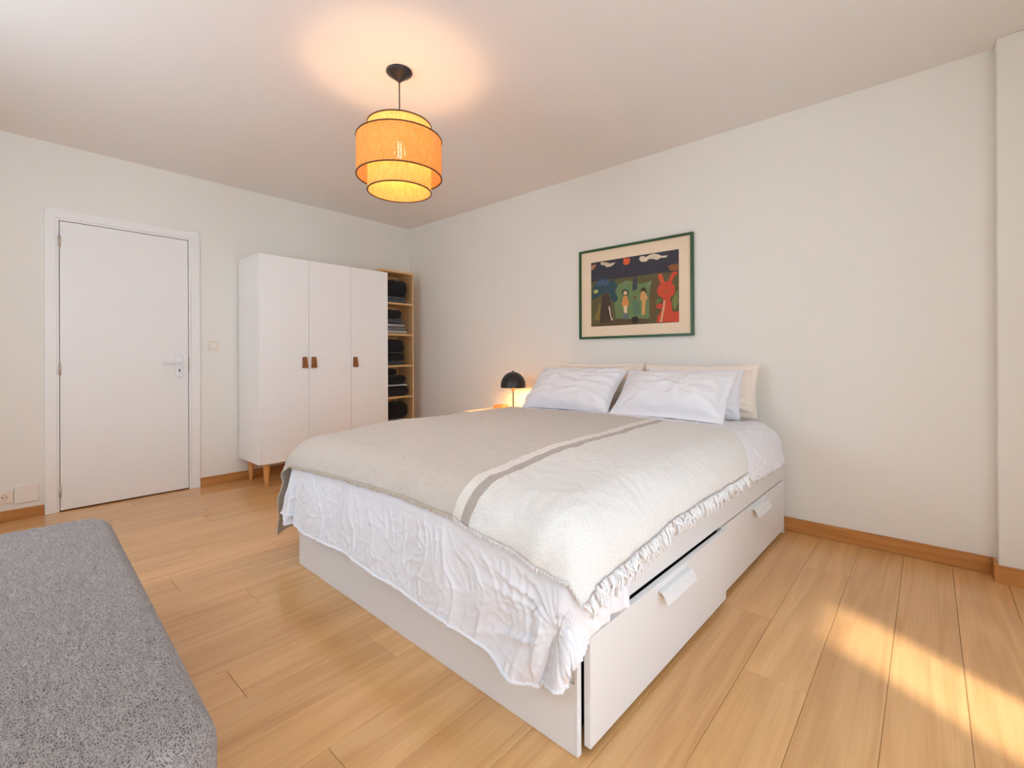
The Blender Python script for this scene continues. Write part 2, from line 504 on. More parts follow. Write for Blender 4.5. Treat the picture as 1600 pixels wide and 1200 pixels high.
box('keyhole', 0.0085, 0.0096, HY - 0.004, HY + 0.004, 0.936, 0.960, M['dark'], door, 0.0003)
for zz in (1.062, 0.902):
    m_ = lathe_mesh('screw', [(0, 0.0015), (0.003, 0.0012), (0.0035, 0)], 12)
    link('screw', m_, M['nickel'], door, (0.009, HY, zz), (0, math.pi / 2, 0), True)
dbox('threshold', -0.118, -0.0005, yb, yc, -0.0141, 0.0, M['oak_base_y'], door, 0)
# strike plate on the jamb
dbox('strike_plate', 0.0005, 0.0088, yc - jt - 0.002, yc - jt + 0.004, 0.93, 1.05, M['nickel'], door, 0.0005)

# ---------------------------------------------------------------- wall fittings
sw = tag(empty('light_switch', (0, -1.954, 1.145)), 'small cream light switch on the wall between door and wardrobe', 'light switch')
box('plate', 0.0005, 0.009, -0.041, 0.041, -0.040, 0.040, M['plastic'], sw, 0.004, 3)
box('rocker', 0.009, 0.0135, -0.027, 0.027, -0.022, 0.022, M['plastic_w'], sw, 0.003, 2)
so = tag(empty('socket_outlet', (0, -3.126, 0.158)), 'cream round power socket low on the wall left of the door', 'socket')
box('plate', 0.0005, 0.009, -0.040, 0.040, -0.040, 0.040, M['plastic'], so, 0.004, 3)
rm = lathe_mesh('well_ring', [(0.024, 0.0), (0.024, 0.003), (0.0205, 0.003), (0.0195, -0.006)], 32)
link('well_ring', rm, M['plastic_w'], so, (0.0092, 0, 0), (0, math.pi / 2, 0), True)
wm = lathe_mesh('well_floor', [(0, 0.0), (0.0197, 0.0)], 32)
link('well_floor', wm, M['plastic'], so, (0.0093, 0, 0), (0, math.pi / 2, 0))
for yy in (-0.0095, 0.0095):
    hm = lathe_mesh('pin_hole', [(0, 0.001), (0.0035, 0.001), (0.0035, 0)], 12)
    link('pin_hole', hm, M['dark'], so, (0.0094, yy, 0), (0, math.pi / 2, 0))
for zz in (-0.017, 0.017):
    box('earth_clip', 0.0094, 0.0120, -0.003, 0.003, zz - 0.002, zz + 0.002, M['black'], so, 0.0005)
cv = tag(empty('cover_plate', (0, -3.028, 0.164)), 'blank white rectangular cover plate beside the power socket', 'cover plate')
box('plate', 0.0005, 0.016, -0.056, 0.056, -0.056, 0.058, M['plastic_w'], cv, 0.004, 3)
link('screw', lathe_mesh('screw', [(0, 0.0008), (0.0022, 0.0006), (0.0026, 0)], 10), M['nickel'], cv, (0.016, -0.025, 0.004), (0, math.pi / 2, 0))

# ---------------------------------------------------------------- wardrobe
WF, WY0, WY1, WZ0, WZ1 = 0.470, -1.772, -0.595, 0.192, 1.874
wd = tag(empty('wardrobe', (0.25, (WY0 + WY1) / 2, 0)), 'tall white wardrobe with three doors, leather pulls and tapered wooden legs', 'wardrobe')
oy = (WY0 + WY1) / 2
def wbox(name, x0, x1, y0, y1, z0, z1, mat, parent=wd, bev=0.0015):
    return box(name, x0 - 0.25, x1 - 0.25, y0 - oy, y1 - oy, z0, z1, mat, parent, bev)
wbox('side_panel', 0.02, WF - 0.022, WY0, WY0 + 0.018, WZ0, WZ1, M['white'])
wbox('side_panel', 0.02, WF - 0.022, WY1 - 0.018, WY1, WZ0, WZ1, M['white'])
wbox('top_panel', 0.02, WF - 0.022, WY0 + 0.018, WY1 - 0.018, WZ1 - 0.018, WZ1, M['white'])
wbox('bottom_panel', 0.02, WF - 0.022, WY0 + 0.018, WY1 - 0.018, WZ0, WZ0 + 0.018, M['white'])
wbox('back_panel', 0.02, 0.026, WY0 + 0.018, WY1 - 0.018, WZ0 + 0.018, WZ1 - 0.018, M['white'])
edges = [WY0, -1.374, -0.986, WY1]
for i in range(3):
    a, b = edges[i] + 0.0015, edges[i + 1] - 0.0015
    d = wbox('door', WF - 0.019, WF, a, b, WZ0 + 0.001, WZ1 - 0.001, M['white'], wd, 0.0015)
    py = {0: -1.411, 1: -1.334, 2: -0.945}[i]
    # folded leather tab: strip that loops outward and is pinned by a stud
    prof = [(0.0005, 0.045), (0.006, 0.047), (0.011, 0.043), (0.013, 0.02), (0.017, -0.015), (0.020, -0.038), (0.016, -0.046), (0.010, -0.045), (0.006, -0.03), (0.004, 0.0), (0.0005, 0.02)]
    hw_t, hw_b = 0.017, 0.024
    vs, fs = [], []
    n = len(prof)
    for s in (-1, 1):
        for (x, z) in prof:
            w_ = hw_t + (hw_b - hw_t) * (0.047 - z) / 0.093
            vs.append((x, s * w_, z))
    fs = [tuple(range(n)), tuple(range(2 * n - 1, n - 1, -1))] + [(j, j + n, (j + 1) % n + n, (j + 1) % n) for j in range(n)]
    me = bpy.data.meshes.new('leather_pull'); me.from_pydata(vs, [], fs)
    bm = bmesh.new(); bm.from_mesh(me); bmesh.ops.recalc_face_normals(bm, faces=bm.faces); bm.to_mesh(me); bm.free()
    lp = link('leather_pull', me, M['leather'], wd, (WF - 0.25, py - oy, 1.004))
    lp.parent = d
    lp.location = (0.0095, py - oy - d.location.y, 1.004 - d.location.z)
    sm = lathe_mesh('stud', [(0, 0.003), (0.004, 0.0022), (0.0055, 0)], 14)
    link('stud', sm, M['brass'], d, (0.0095 + 0.0125, py - oy - d.location.y, 1.004 + 0.030 - d.location.z), (0, math.pi / 2, 0), True)
for x in (0.075, WF - 0.060):
    for y in (WY0 + 0.075, WY0 + 0.59, WY1 - 0.075):
        lm = lathe_mesh('leg', [(0, 0.0005), (0.013, 0.0005), (0.014, 0.004), (0.027, WZ0 - 0.006), (0.027, WZ0 - 0.0003), (0, WZ0 - 0.0003)], 20)
        sx = 0.012 if x > 0.3 else -0.012
        link('leg', lm, M['leg_wood'], wd, (x - 0.25, y - oy, 0), None, True)

# ---------------------------------------------------------------- open shelf unit beside the wardrobe
SX, SY0, SY1, SZ = 0.285, -0.555, -0.152, 1.945
su = tag(empty('shelf_unit', (0.15, (SY0 + SY1) / 2, 0)), 'narrow pale wood open shelf unit squeezed between wardrobe and corner', 'shelf unit')
sy = (SY0 + SY1) / 2
def sbox(name, x0, x1, y0, y1, z0, z1, mat):
    return box(name, x0 - 0.15, x1 - 0.15, y0 - sy, y1 - sy, z0, z1, mat, su, 0.0012)
sbox('side_panel', 0.016, SX, SY0, SY0 + 0.018, 0.0005, SZ - 0.018, M['birch'])
sbox('side_panel', 0.016, SX, SY1 - 0.018, SY1, 0.0005, SZ - 0.018, M['birch'])
sbox('top_panel', 0.016, SX, SY0, SY1, SZ - 0.018, SZ, M['birch_y'])
sbox('back_panel', 0.016, 0.022, SY0 + 0.018, SY1 - 0.018, 0.05, SZ - 0.018, M['birch'])
shelf_z = [1.614, 1.290, 0.964, 0.637, 0.312, 0.06]
for z in shelf_z:
    sbox('shelf', 0.022, SX - 0.002, SY0 + 0.018, SY1 - 0.018, z - 0.018, z, M['birch_y'])

def garment(z, h, layers, x0, x1, y0, y1, col, label, seed, lump=0.25, var=0.25):
    """a folded textile: layered rounded folds in one mesh"""
    r = np.random.default_rng(seed)
    bm = bmesh.new()
    lh = h / layers
    for i in range(layers):
        cx, cy = (x0 + x1) / 2 + r.uniform(-.008, .008), (y0 + y1) / 2 + r.uniform(-.008, .008)
        hx, hy, hz = (x1 - x0) / 2 * r.uniform(.93, 1), (y1 - y0) / 2 * r.uniform(.93, 1), lh / 2 * (1.03 if i < layers - 1 else 1.0)
        nu, nv = 28, 12
        vs = []
        for a in range(nu):
            th = 2 * math.pi * a / nu
            for b in range(nv):
                ph = -math.pi / 2 + math.pi * (b + 0.0) / (nv - 1)
                ex = 0.35
                cth, sth = math.cos(th), math.sin(th)
                px = math.copysign(abs(cth) ** ex, cth); py = math.copysign(abs(sth) ** ex, sth)
                cp, sp = math.cos(ph), math.sin(ph)
                rr = abs(cp) ** 0.30; zz = math.copysign(abs(sp) ** 0.62, sp)
                nz = float(noise2(th * 1.3 + seed, ph * 1.5 + i * 3.1)) * lump
                vs.append(bm.verts.new((cx + hx * px * rr * (1 + nz * .12), cy + hy * py * rr * (1 + nz * .16), z + lh * (i + .5) + hz * zz * (1 - (0.5 * abs(nz) if zz > 0 and i == layers - 1 else 0)))))
        for a in range(nu):
            a2 = (a + 1) % nu
            for b in range(nv - 1):
                bm.faces.new((vs[a * nv + b], vs[a2 * nv + b], vs[a2 * nv + b + 1], vs[a * nv + b + 1]))
    bmesh.ops.remove_doubles(bm, verts=bm.verts, dist=1e-4)
    me = bm_mesh(bm, 'folded_garment')
    me.transform(Matrix.Translation((-(x0 + x1) / 2, -(y0 + y1) / 2, -z)))
    o = link('folded_garment', me, cloth_mat('garment_%d' % seed, lin(*col), 300, 0.5, var=var, wr=0.25, wrs=14), None, ((x0 + x1) / 2, (y0 + y1) / 2, z), None, True)
    return tag(o, label, 'clothing', 'folded clothes in the shelf unit')
GX0, GX1, GY0 = 0.045, 0.262, -0.52
K = (24, 24, 30)
def stack(zs, items):
    z = zs + 0.0015
    for (h, n, y1, col, label, lump) in items:
        garment(z, h, n, GX0, GX1, GY0, y1, col, label, int(z * 1000) % 977, lump)
        z += h + 0.001
stack(1.614, [(0.070, 2, -0.205, (86, 92, 98), 'flat grey folded garment under the black jumper on the top shelf', 0.2),
              (0.178, 1, -0.190, K, 'bulky black folded jumper on the top shelf', 0.9)])
stack(1.290, [(0.040, 1, -0.203, (196, 192, 190), 'lowest pale grey folded garment on the second shelf', 0.15),
              (0.030, 1, -0.203, (120, 122, 130), 'mid grey striped garment folded on the second shelf', 0.15),
              (0.034, 1, -0.212, (176, 172, 174), 'pale grey garment above the mid grey one on the second shelf', 0.2),
              (0.056, 1, -0.232, (74, 78, 88), 'dark grey garment under the speckled one on the second shelf', 0.3),
              (0.092, 1, -0.262, (30, 30, 38), 'black speckled garment topping the second shelf pile', 0.7)])
stack(0.964, [(0.040, 1, -0.212, (70, 78, 84), 'thin grey garment at the bottom of the third shelf pile', 0.2),
              (0.090, 1, -0.222, (22, 22, 27), 'black rolled jumper in the middle of the third shelf pile', 0.6),
              (0.140, 1, -0.232, (28, 28, 35), 'puffy black jumper topping the third shelf pile', 0.9)])
stack(0.637, [(0.105, 1, -0.180, (30, 32, 36), 'black flecked folded blanket at the bottom of the fourth shelf', 0.2),
              (0.016, 1, -0.195, (214, 212, 214), 'thin white garment between black ones on the fourth shelf', 0.15),
              (0.100, 1, -0.212, (22, 22, 26), 'black folded sweatshirt above the white one on the fourth shelf', 0.7),
              (0.066, 1, -0.330, (20, 20, 24), 'small black garment crowning the fourth shelf pile', 0.8)])
stack(0.312, [(0.030, 1, -0.230, (34, 34, 38), 'flat black garment at the bottom of the lowest shelf', 0.2),
              (0.022, 1, -0.250, (150, 128, 96), 'thin tan folded garment on the lowest shelf', 0.2),
              (0.032, 1, -0.275, (150, 146, 152), 'pale grey folded garment on the lowest shelf', 0.3),
              (0.180, 1, -0.195, (20, 20, 24), 'large black jumper topping the lowest shelf pile', 0.9)])

# ---------------------------------------------------------------- pendant lamp
PLX, PLY = 2.399, -1.792
def rattan():
    m, nt, b = new_mat('rattan_weave')
    L = nt.links.new
    out = nt.nodes['Material Output']
    tc = nd(nt, 'ShaderNodeTexCoord')
    sp = nd(nt, 'ShaderNodeSeparateXYZ'); L(tc.outputs['Object'], sp.inputs[0])
    at = nd(nt, 'ShaderNodeMath', operation='ARCTAN2'); L(sp.outputs[1], at.inputs[0]); L(sp.outputs[0], at.inputs[1])
    def saw(src, k):
        a = nd(nt, 'ShaderNodeMath', operation='MULTIPLY'); L(src, a.inputs[0]); a.inputs[1].default_value = k
        s = nd(nt, 'ShaderNodeMath', operation='SINE'); L(a.outputs[0], s.inputs[0])
        return s.outputs[0]
    su_, sz_ = saw(at.outputs[0], 96.0), saw(sp.outputs[2], 560.0)
    mn = nd(nt, 'ShaderNodeMath', operation='MINIMUM'); L(su_, mn.inputs[0]); L(sz_, mn.inputs[1])
    hole = nd(nt, 'ShaderNodeMath', operation='GREATER_THAN'); L(mn.outputs[0], hole.inputs[0]); hole.inputs[1].default_value = 0.30
    nz = nd(nt, 'ShaderNodeTexNoise'); nz.inputs['Scale'].default_value = 1.0; nz.inputs['Detail'].default_value = 3
    mp = nd(nt, 'ShaderNodeMapping'); mp.inputs['Scale'].default_value = (120, 120, 30)
    L(tc.outputs['Object'], mp.inputs[0]); L(mp.outputs[0], nz.inputs['Vector'])
    rp = nd(nt, 'ShaderNodeValToRGB')
    rp.color_ramp.elements[0].position = 0.35; rp.color_ramp.elements[0].color = lin(226, 166, 98)
    rp.color_ramp.elements[1].position = 0.65; rp.color_ramp.elements[1].color = lin(238, 186, 116)
    L(nz.outputs['Fac'], rp.inputs[0])
    df = nd(nt, 'ShaderNodeBsdfDiffuse'); tl = nd(nt, 'ShaderNodeBsdfTranslucent'); tp = nd(nt, 'ShaderNodeBsdfTransparent')
    L(rp.outputs[0], df.inputs[0]); L(rp.outputs[0], tl.inputs[0])
    m1 = nd(nt, 'ShaderNodeMixShader'); m1.inputs[0].default_value = 0.38; L(df.outputs[0], m1.inputs[1]); L(tl.outputs[0], m1.inputs[2])
    hf = nd(nt, 'ShaderNodeMath', operation='MULTIPLY'); L(hole.outputs[0], hf.inputs[0]); hf.inputs[1].default_value = 0.35
    m2 = nd(nt, 'ShaderNodeMixShader'); L(hf.outputs[0], m2.inputs[0]); L(m1.outputs[0], m2.inputs[1]); L(tp.outputs[0], m2.inputs[2])
    bp = nd(nt, 'ShaderNodeBump'); bp.inputs['Strength'].default_value = 0.4; bp.inputs['Distance'].default_value = 0.002
    L(mn.outputs[0], bp.inputs['Height']); L(bp.outputs[0], df.inputs['Normal'])
    L(m2.outputs[0], out.inputs[0])
    return m
M['rattan'] = rattan()
M['rim'] = plain('dark_rim', lin(96, 62, 30), 0.6, var=0.3, bscale=90)
PEND = 135.0
pd = tag(empty('pendant_lamp', (PLX, PLY, 1.884)), 'two tier woven rattan pendant lamp hanging lit from the ceiling', 'pendant lamp')
Z0 = 1.884
link('ceiling_rose', lathe_mesh('ceiling_rose', [(0, H - Z0 - 0.0005), (0.064, H - Z0 - 0.0005), (0.066, H - Z0 - 0.006), (0.058, H - Z0 - 0.014), (0.012, 2.452 - Z0), (0.006, 2.444 - Z0), (0, 2.444 - Z0)], 40), M['black'], pd, None, None, True)
link('cord', lathe_mesh('cord', [(0.0032, 2.448 - Z0), (0.0032, 2.165 - Z0)], 10), M['black'], pd, None, None, True)
link('lamp_holder', lathe_mesh('lamp_holder', [(0, 2.185 - Z0), (0.012, 2.185 - Z0), (0.019, 2.17 - Z0), (0.019, 2.135 - Z0), (0, 2.135 - Z0)], 20), M['black'], pd, None, None, True)
link('bulb', lathe_mesh('bulb', [(0.013, 2.138 - Z0), (0.016, 2.128 - Z0), (0.027, 2.112 - Z0), (0.032, 2.095 - Z0), (0.027, 2.076 - Z0), (0.014, 2.066 - Z0), (0, 2.063 - Z0)], 20), emit('bulb_glow', (1.0, 0.70, 0.38, 1), PEND), pd, None, None, True)
def shade(name, r, z0, z1):
    o = link(name, lathe_mesh(name, [(r, z0 - Z0), (r, (z0 + z1) / 2 - Z0), (r, z1 - Z0)], 96), M['rattan'], pd, None, None, True)
    for z in (z0, z1):
        link('rim_ring', torus_mesh('rim_ring', r, 0.0038, 96, 8, z - Z0), M['rim'], o, None, None, True)
    return o
sh_i = shade('inner_shade', 0.1580, 1.886, 2.222)
sh_o = shade('outer_shade', 0.2115, 1.960, 2.150)
vs, fs = [], []
for k in range(3):
    a = 2 * math.pi * k / 3 + 0.4
    tube_into(vs, fs, [(0.015 * math.cos(a), 0.015 * math.sin(a), 2.160 - Z0), (0.158 * math.cos(a), 0.158 * math.sin(a), 2.215 - Z0)], 0.0018, 6)
    tube_into(vs, fs, [(0.158 * math.cos(a), 0.158 * math.sin(a), 2.148 - Z0), (0.2115 * math.cos(a), 0.2115 * math.sin(a), 2.148 - Z0)], 0.0018, 6)
me = bpy.data.meshes.new('spider_frame'); me.from_pydata(vs, [], fs)
link('spider_frame', me, M['black'], pd)

# ---------------------------------------------------------------- framed picture
FX0, FX1, FZ0, FZ1 = 2.310, 3.223, 1.184, 1.886
fc = ((FX0 + FX1) / 2, FZ0)
pf = tag(empty('framed_picture', (fc[0], -0.001, FZ0)), 'green framed colourful naive print with a red long-eared figure above the bed', 'picture')
def ppoly(name, pts, y0, y1, mat, parent=pf):
    """flat shape of wall-plane points (x,z) with thickness y0..y1 (y towards room is negative)"""
    n = len(pts)
    vs = [(x, y0, z) for x, z in pts] + [(x, y1, z) for x, z in pts]
    fs = [tuple(range(n)), tuple(range(2 * n - 1, n - 1, -1))] + [(i, i + n, (i + 1) % n + n, (i + 1) % n) for i in range(n)]
    me = bpy.data.meshes.new(name); me.from_pydata(vs, [], fs)
    bm = bmesh.new(); bm.from_mesh(me)
    bmesh.ops.triangulate(bm, faces=[f for f in bm.faces if len(f.verts) > 4])
    bmesh.ops.recalc_face_normals(bm, faces=bm.faces)
    bm.to_mesh(me); bm.free()
    return link(name, me, mat, parent)
hw, hh, fw = (FX1 - FX0) / 2, FZ1 - FZ0, 0.017
def fr(p): return ppoly('frame_bar', p, 0.0, -0.024, M['green'])
fr([(-hw, 0), (hw, 0), (hw - fw, fw), (-hw + fw, fw)])
fr([(-hw, hh), (-hw + fw, hh - fw), (hw - fw, hh - fw), (hw, hh)])
fr([(-hw, 0), (-hw + fw, fw), (-hw + fw, hh - fw), (-hw, hh)])
fr([(hw, 0), (hw, hh), (hw - fw, hh - fw), (hw - fw, fw)])
ppoly('mat_board', [(-hw + fw, fw), (hw - fw, fw), (hw - fw, hh - fw), (-hw + fw, hh - fw)], -0.004, -0.012, M['mat_board'])
AX0, AX1, AZ0, AZ1 = 2.417 - fc[0], 3.1225 - fc[0], 1.2805 - FZ0, 1.7855 - FZ0
pr = ppoly('print', [(AX0, AZ0), (AX1, AZ0), (AX1, AZ1), (AX0, AZ1)], -0.0121, -0.0126, flat('night', (56, 54, 66), 0.35))
ART = {'hill': [(0,0.696),(0.186,0.712),(0.322,0.702),(0.442,0.704),(0.595,0.7),(0.743,0.71),(0.884,0.702),(1,0.696),(1,0.003),(0.004,0)],
    'trunkR': [(0.669,0.627),(0.791,0.702),(0.825,0.476),(0.777,0.292),(0.753,0.072),(0.692,0.013),(0.668,0.241)],
    'glade': [(0.281,0.45),(0.336,0.611),(0.442,0.662),(0.595,0.589),(0.719,0.603),(0.693,0.397),(0.692,0.076),(0.594,0.021),(0.439,0.098),(0.308,0.108)],
    'cloud1': [(0.119,0.981),(0.145,0.989),(0.2,0.971),(0.241,0.946),(0.303,0.955),(0.289,0.924),(0.248,0.898),(0.193,0.9),(0.174,0.932),(0.13,0.946)],
    'cloud2': [(0.581,0.938),(0.59,0.973),(0.621,0.983),(0.658,0.959),(0.695,0.983),(0.743,0.991),(0.791,0.971),(0.826,0.942),(0.89,0.936),(0.873,0.91),(0.815,0.916),(0.78,0.894),(0.731,0.918),(0.695,0.928),(0.658,0.894),(0.608,0.9)],
    'cloud3': [(0.007,0.959),(0.072,0.965),(0.037,0.902),(0.007,0.88)],
    'sunflower': [(0.397,0.979),(0.417,0.997),(0.442,0.981),(0.469,0.985),(0.481,0.953),(0.475,0.922),(0.455,0.892),(0.429,0.888),(0.397,0.906),(0.403,0.944)],
    'patch': [(0.89,0.787),(0.93,0.803),(0.995,0.803),(0.998,0.714),(0.953,0.706),(0.907,0.726)],
    'leafmass': [(0.021,0.587),(0.057,0.67),(0.108,0.698),(0.094,0.795),(0.143,0.71),(0.172,0.757),(0.206,0.664),(0.261,0.69),(0.302,0.744),(0.289,0.66),(0.336,0.603),(0.295,0.534),(0.335,0.409),(0.308,0.346),(0.254,0.385),(0.24,0.49),(0.17,0.516),(0.085,0.456),(0.013,0.413)],
    'trunk': [(0.142,0.484),(0.198,0.504),(0.232,0.456),(0.254,0.282),(0.266,0.078),(0.225,0.054),(0.106,0.054),(0.12,0.245)],
    'slash': [(0.218,0.304),(0.24,0.284),(0.252,0.148),(0.274,0.094),(0.259,0.07),(0.24,0.148)],
    'fig1_head': [(0.381,0.488),(0.395,0.522),(0.422,0.536),(0.452,0.512),(0.465,0.472),(0.452,0.443),(0.421,0.433),(0.391,0.452)],
    'fig1_face': [(0.4,0.482),(0.415,0.508),(0.441,0.496),(0.448,0.462),(0.425,0.443),(0.404,0.454)],
    'fig1_hat': [(0.403,0.536),(0.41,0.658),(0.427,0.656),(0.431,0.532)],
    'fig1_body': [(0.404,0.435),(0.441,0.433),(0.466,0.31),(0.461,0.278),(0.388,0.286),(0.381,0.32)],
    'fig1_legs': [(0.398,0.284),(0.446,0.28),(0.442,0.181),(0.427,0.165),(0.408,0.183)],
    'fig1_feet': [(0.394,0.167),(0.421,0.183),(0.451,0.13),(0.446,0.088),(0.394,0.102)],
    'castle': [(0.506,0.587),(0.519,0.682),(0.544,0.704),(0.56,0.645),(0.557,0.514),(0.506,0.488)],
    'fig2_head': [(0.516,0.401),(0.532,0.421),(0.549,0.397),(0.537,0.371),(0.519,0.377)],
    'fig2_body': [(0.507,0.322),(0.532,0.361),(0.55,0.342),(0.584,0.314),(0.584,0.151),(0.556,0.12),(0.512,0.173)],
    'fig3_head': [(0.594,0.458),(0.607,0.522),(0.645,0.526),(0.666,0.466),(0.656,0.403),(0.607,0.409)],
    'fig3_body': [(0.607,0.474),(0.645,0.468),(0.68,0.367),(0.656,0.338),(0.644,0.13),(0.612,0.132),(0.612,0.344),(0.588,0.353)],
    'fig3_horn': [(0.656,0.563),(0.712,0.621),(0.712,0.571),(0.656,0.484)],
    'ground': [(0.098,0.047),(0.308,0.082),(0.492,0.084),(0.594,0.084),(0.692,0.068),(0.668,0.007),(0.347,0.001),(0.004,0.001)],
    'ball': [(0.492,0.068),(0.505,0.108),(0.533,0.122),(0.563,0.108),(0.575,0.066),(0.566,0.025),(0.536,0.011),(0.507,0.027)],
    'red_earL': [(0.787,0.672),(0.805,0.7),(0.832,0.682),(0.843,0.631),(0.855,0.565),(0.819,0.555),(0.797,0.615)],
    'red_earR': [(0.889,0.569),(0.913,0.635),(0.936,0.694),(0.964,0.696),(0.994,0.682),(0.975,0.649),(0.953,0.629),(0.93,0.555)],
    'red_head': [(0.778,0.458),(0.79,0.52),(0.825,0.563),(0.872,0.575),(0.924,0.555),(0.958,0.504),(0.962,0.441),(0.95,0.381),(0.911,0.348),(0.866,0.332),(0.819,0.359),(0.787,0.403)],
    'red_body': [(0.842,0.346),(0.911,0.348),(0.928,0.245),(0.934,0.15),(1,0.144),(1,0.003),(0.771,0.013),(0.782,0.102),(0.831,0.191),(0.771,0.213),(0.765,0.254),(0.79,0.274),(0.836,0.27)],
    'red_stripe': [(0.846,0.316),(0.862,0.314),(0.858,0.221),(0.842,0.128),(0.829,0.019),(0.807,0.015),(0.824,0.13),(0.838,0.223)],
    'eye': [(0.855,0.456),(0.883,0.46),(0.9,0.443),(0.889,0.423),(0.86,0.427)],
    'leaf_eye': [(0.028,0.551),(0.057,0.575),(0.094,0.561),(0.088,0.524),(0.05,0.51)],
    'grass1': [(0.928,0.306),(0.974,0.425),(0.991,0.437),(0.991,0.268),(0.962,0.179),(0.94,0.211)],
    'grass2': [(0.753,0.294),(0.79,0.353),(0.825,0.334),(0.79,0.274)],
    'grass3': [(0.041,0.13),(0.113,0.367),(0.128,0.348),(0.106,0.072)]}
ORD = [('hill', (98, 92, 52)), ('patch', (150, 92, 44)), ('trunkR', (108, 84, 46)), ('glade', (112, 136, 84)), ('grass1', (128, 134, 66)), ('grass2', (104, 128, 62)), ('grass3', (140, 116, 54)),
       ('cloud1', (226, 206, 178)), ('cloud2', (236, 218, 192)), ('cloud3', (190, 140, 92)), ('sunflower', (228, 98, 48)), ('castle', (62, 66, 84)),
       ('leafmass', (46, 76, 86)), ('leaf_eye', (190, 190, 110)), ('trunk', (74, 56, 40)), ('slash', (222, 196, 166)), ('ground', (96, 74, 42)),
       ('fig1_hat', (120, 140, 110)), ('fig1_head', (38, 66, 52)), ('fig1_face', (238, 196, 148)), ('fig1_body', (226, 146, 76)), ('fig1_legs', (240, 206, 166)), ('fig1_feet', (104, 112, 128)),
       ('fig2_head', (132, 84, 52)), ('fig2_body', (92, 122, 96)), ('fig3_horn', (128, 152, 104)), ('fig3_head', (70, 62, 40)), ('fig3_body', (222, 164, 98)), ('ball', (42, 34, 32)),
       ('red_earL', (222, 92, 50)), ('red_earR', (218, 80, 46)), ('red_head', (220, 78, 46)), ('red_body', (216, 74, 44)), ('red_stripe', (238, 190, 140)), ('eye', (176, 100, 44))]
for i, (nm, rgb) in enumerate(ORD):
    pts = [(AX0 + u * (AX1 - AX0), AZ0 + v * (AZ1 - AZ0)) for u, v in ART[nm]]
    y = -0.0126 - 0.00009 * (i + 1)
    ppoly('print_shape', pts, -0.0125, y, flat(nm, rgb, 0.3), pr)
# leaves of the blue plant
for i in range(11):
    a = math.radians(20 + i * 14)
    cx_, cz_ = AX0 + 0.15 * (AX1 - AX0), AZ0 + 0.60 * (AZ1 - AZ0)
    l, w_ = 0.075, 0.011
    d_ = (math.cos(a), math.sin(a)); n_ = (-d_[1], d_[0])
    pts = [(cx_ + d_[0] * l * t + n_[0] * w_ * s, cz_ + d_[1] * l * t * 0.95 + n_[1] * w_ * s) for t, s in ((0.2, 0), (0.55, 1), (1, 0), (0.55, -1))]
    ppoly('print_shape', pts, -0.0125, -0.0162 - 0.00005 * i, flat('leaf%d' % i, (60 + 10 * (i % 3), 92 + 8 * (i % 2), 108 + 14 * (i % 3)), 0.3), pr)

# ---------------------------------------------------------------- nightstand, lamp, small box
NX0, NX1, NY0, NY1, NZ = 1.385, 1.880, -0.450, -0.022, 0.577
ns = tag(empty('nightstand', ((NX0 + NX1) / 2, (NY0 + NY1) / 2, 0)), 'pale wooden nightstand in the corner behind the bed', 'nightstand')
nx, ny = ns.location.x, ns.location.y
def nbox(name, a, b, c, d, e, f, mat, par=ns): return box(name, a - nx, b - nx, c - ny, d - ny, e, f, mat, par, 0.003)
nbox('table_top', NX0, NX1, NY0, NY1, NZ - 0.022, NZ, M['stand'])
nbox('body', NX0 + 0.02, NX1 - 0.02, NY0 + 0.02, NY1 - 0.01, 0.16, NZ - 0.0225, M['stand'])
df_ = nbox('drawer', NX0 + 0.03, NX1 - 0.03, NY0 + 0.004, NY0 + 0.0195, 0.36, NZ - 0.04, M['stand'])
link('knob', lathe_mesh('knob', [(0, 0.02), (0.012, 0.018), (0.013, 0.010), (0.005, 0.004), (0.005, 0)], 16), M['small_wood'], df_, (0, -0.008, 0), (math.pi / 2, 0, 0), True)
for x in (NX0 + 0.045, NX1 - 0.045):
    for y in (NY0 + 0.05, NY1 - 0.05):
        link('leg', lathe_mesh('leg', [(0, 0.0005), (0.011, 0.0005), (0.018, 0.1597), (0, 0.1597)], 14), M['leg_wood'], ns, (x - nx, y - ny, 0), None, True)

M['lining'] = plain('cream_enamel', lin(236, 222, 196), 0.5)
TLX, TLY = 1.775, -0.225
tl = tag(empty('table_lamp', (TLX, TLY, NZ)), 'black dome shaded table lamp glowing on the nightstand', 'table lamp')
link('base', lathe_mesh('base', [(0, 0.0005), (0.078, 0.0005), (0.080, 0.004), (0.078, 0.012), (0.02, 0.016), (0, 0.016)], 36), M['black'], tl, None, None, True)
link('stem', lathe_mesh('stem', [(0.0055, 0.015), (0.0055, 0.19)], 12), M['black'], tl, None, None, True)
link('collar', lathe_mesh('collar', [(0, 0.182), (0.009, 0.182), (0.015, 0.192), (0.015, 0.216), (0, 0.216)], 20), M['brass'], tl, None, None, True)
zb_, zt_, rd = 0.2075, 0.342, 0.106
out_p = [(rd, zb_), (rd, zb_ + 0.018)] + [(rd * math.cos(t), zb_ + 0.018 + (zt_ - zb_ - 0.018) * math.sin(t)) for t in np.linspace(0.08, math.pi / 2, 14)]
in_p = [(max(0, r - 0.003), z - (0.003 if i > 2 else 0)) for i, (r, z) in enumerate(out_p)]
ds = link('dome_shade', lathe_mesh('dome_shade', out_p, 48), M['black'], tl, None, None, True)
link('shade_lining', lathe_mesh('shade_lining', [(out_p[0][0] - 0.0005, out_p[0][1])] + in_p, 48), M['lining'], ds, None, None, True)
link('finial', lathe_mesh('finial', [(0, 0.352), (0.006, 0.350), (0.008, 0.344), (0.006, 0.338), (0, 0.338)], 14), M['black'], tl, None, None, True)
TLAMP = 330.0
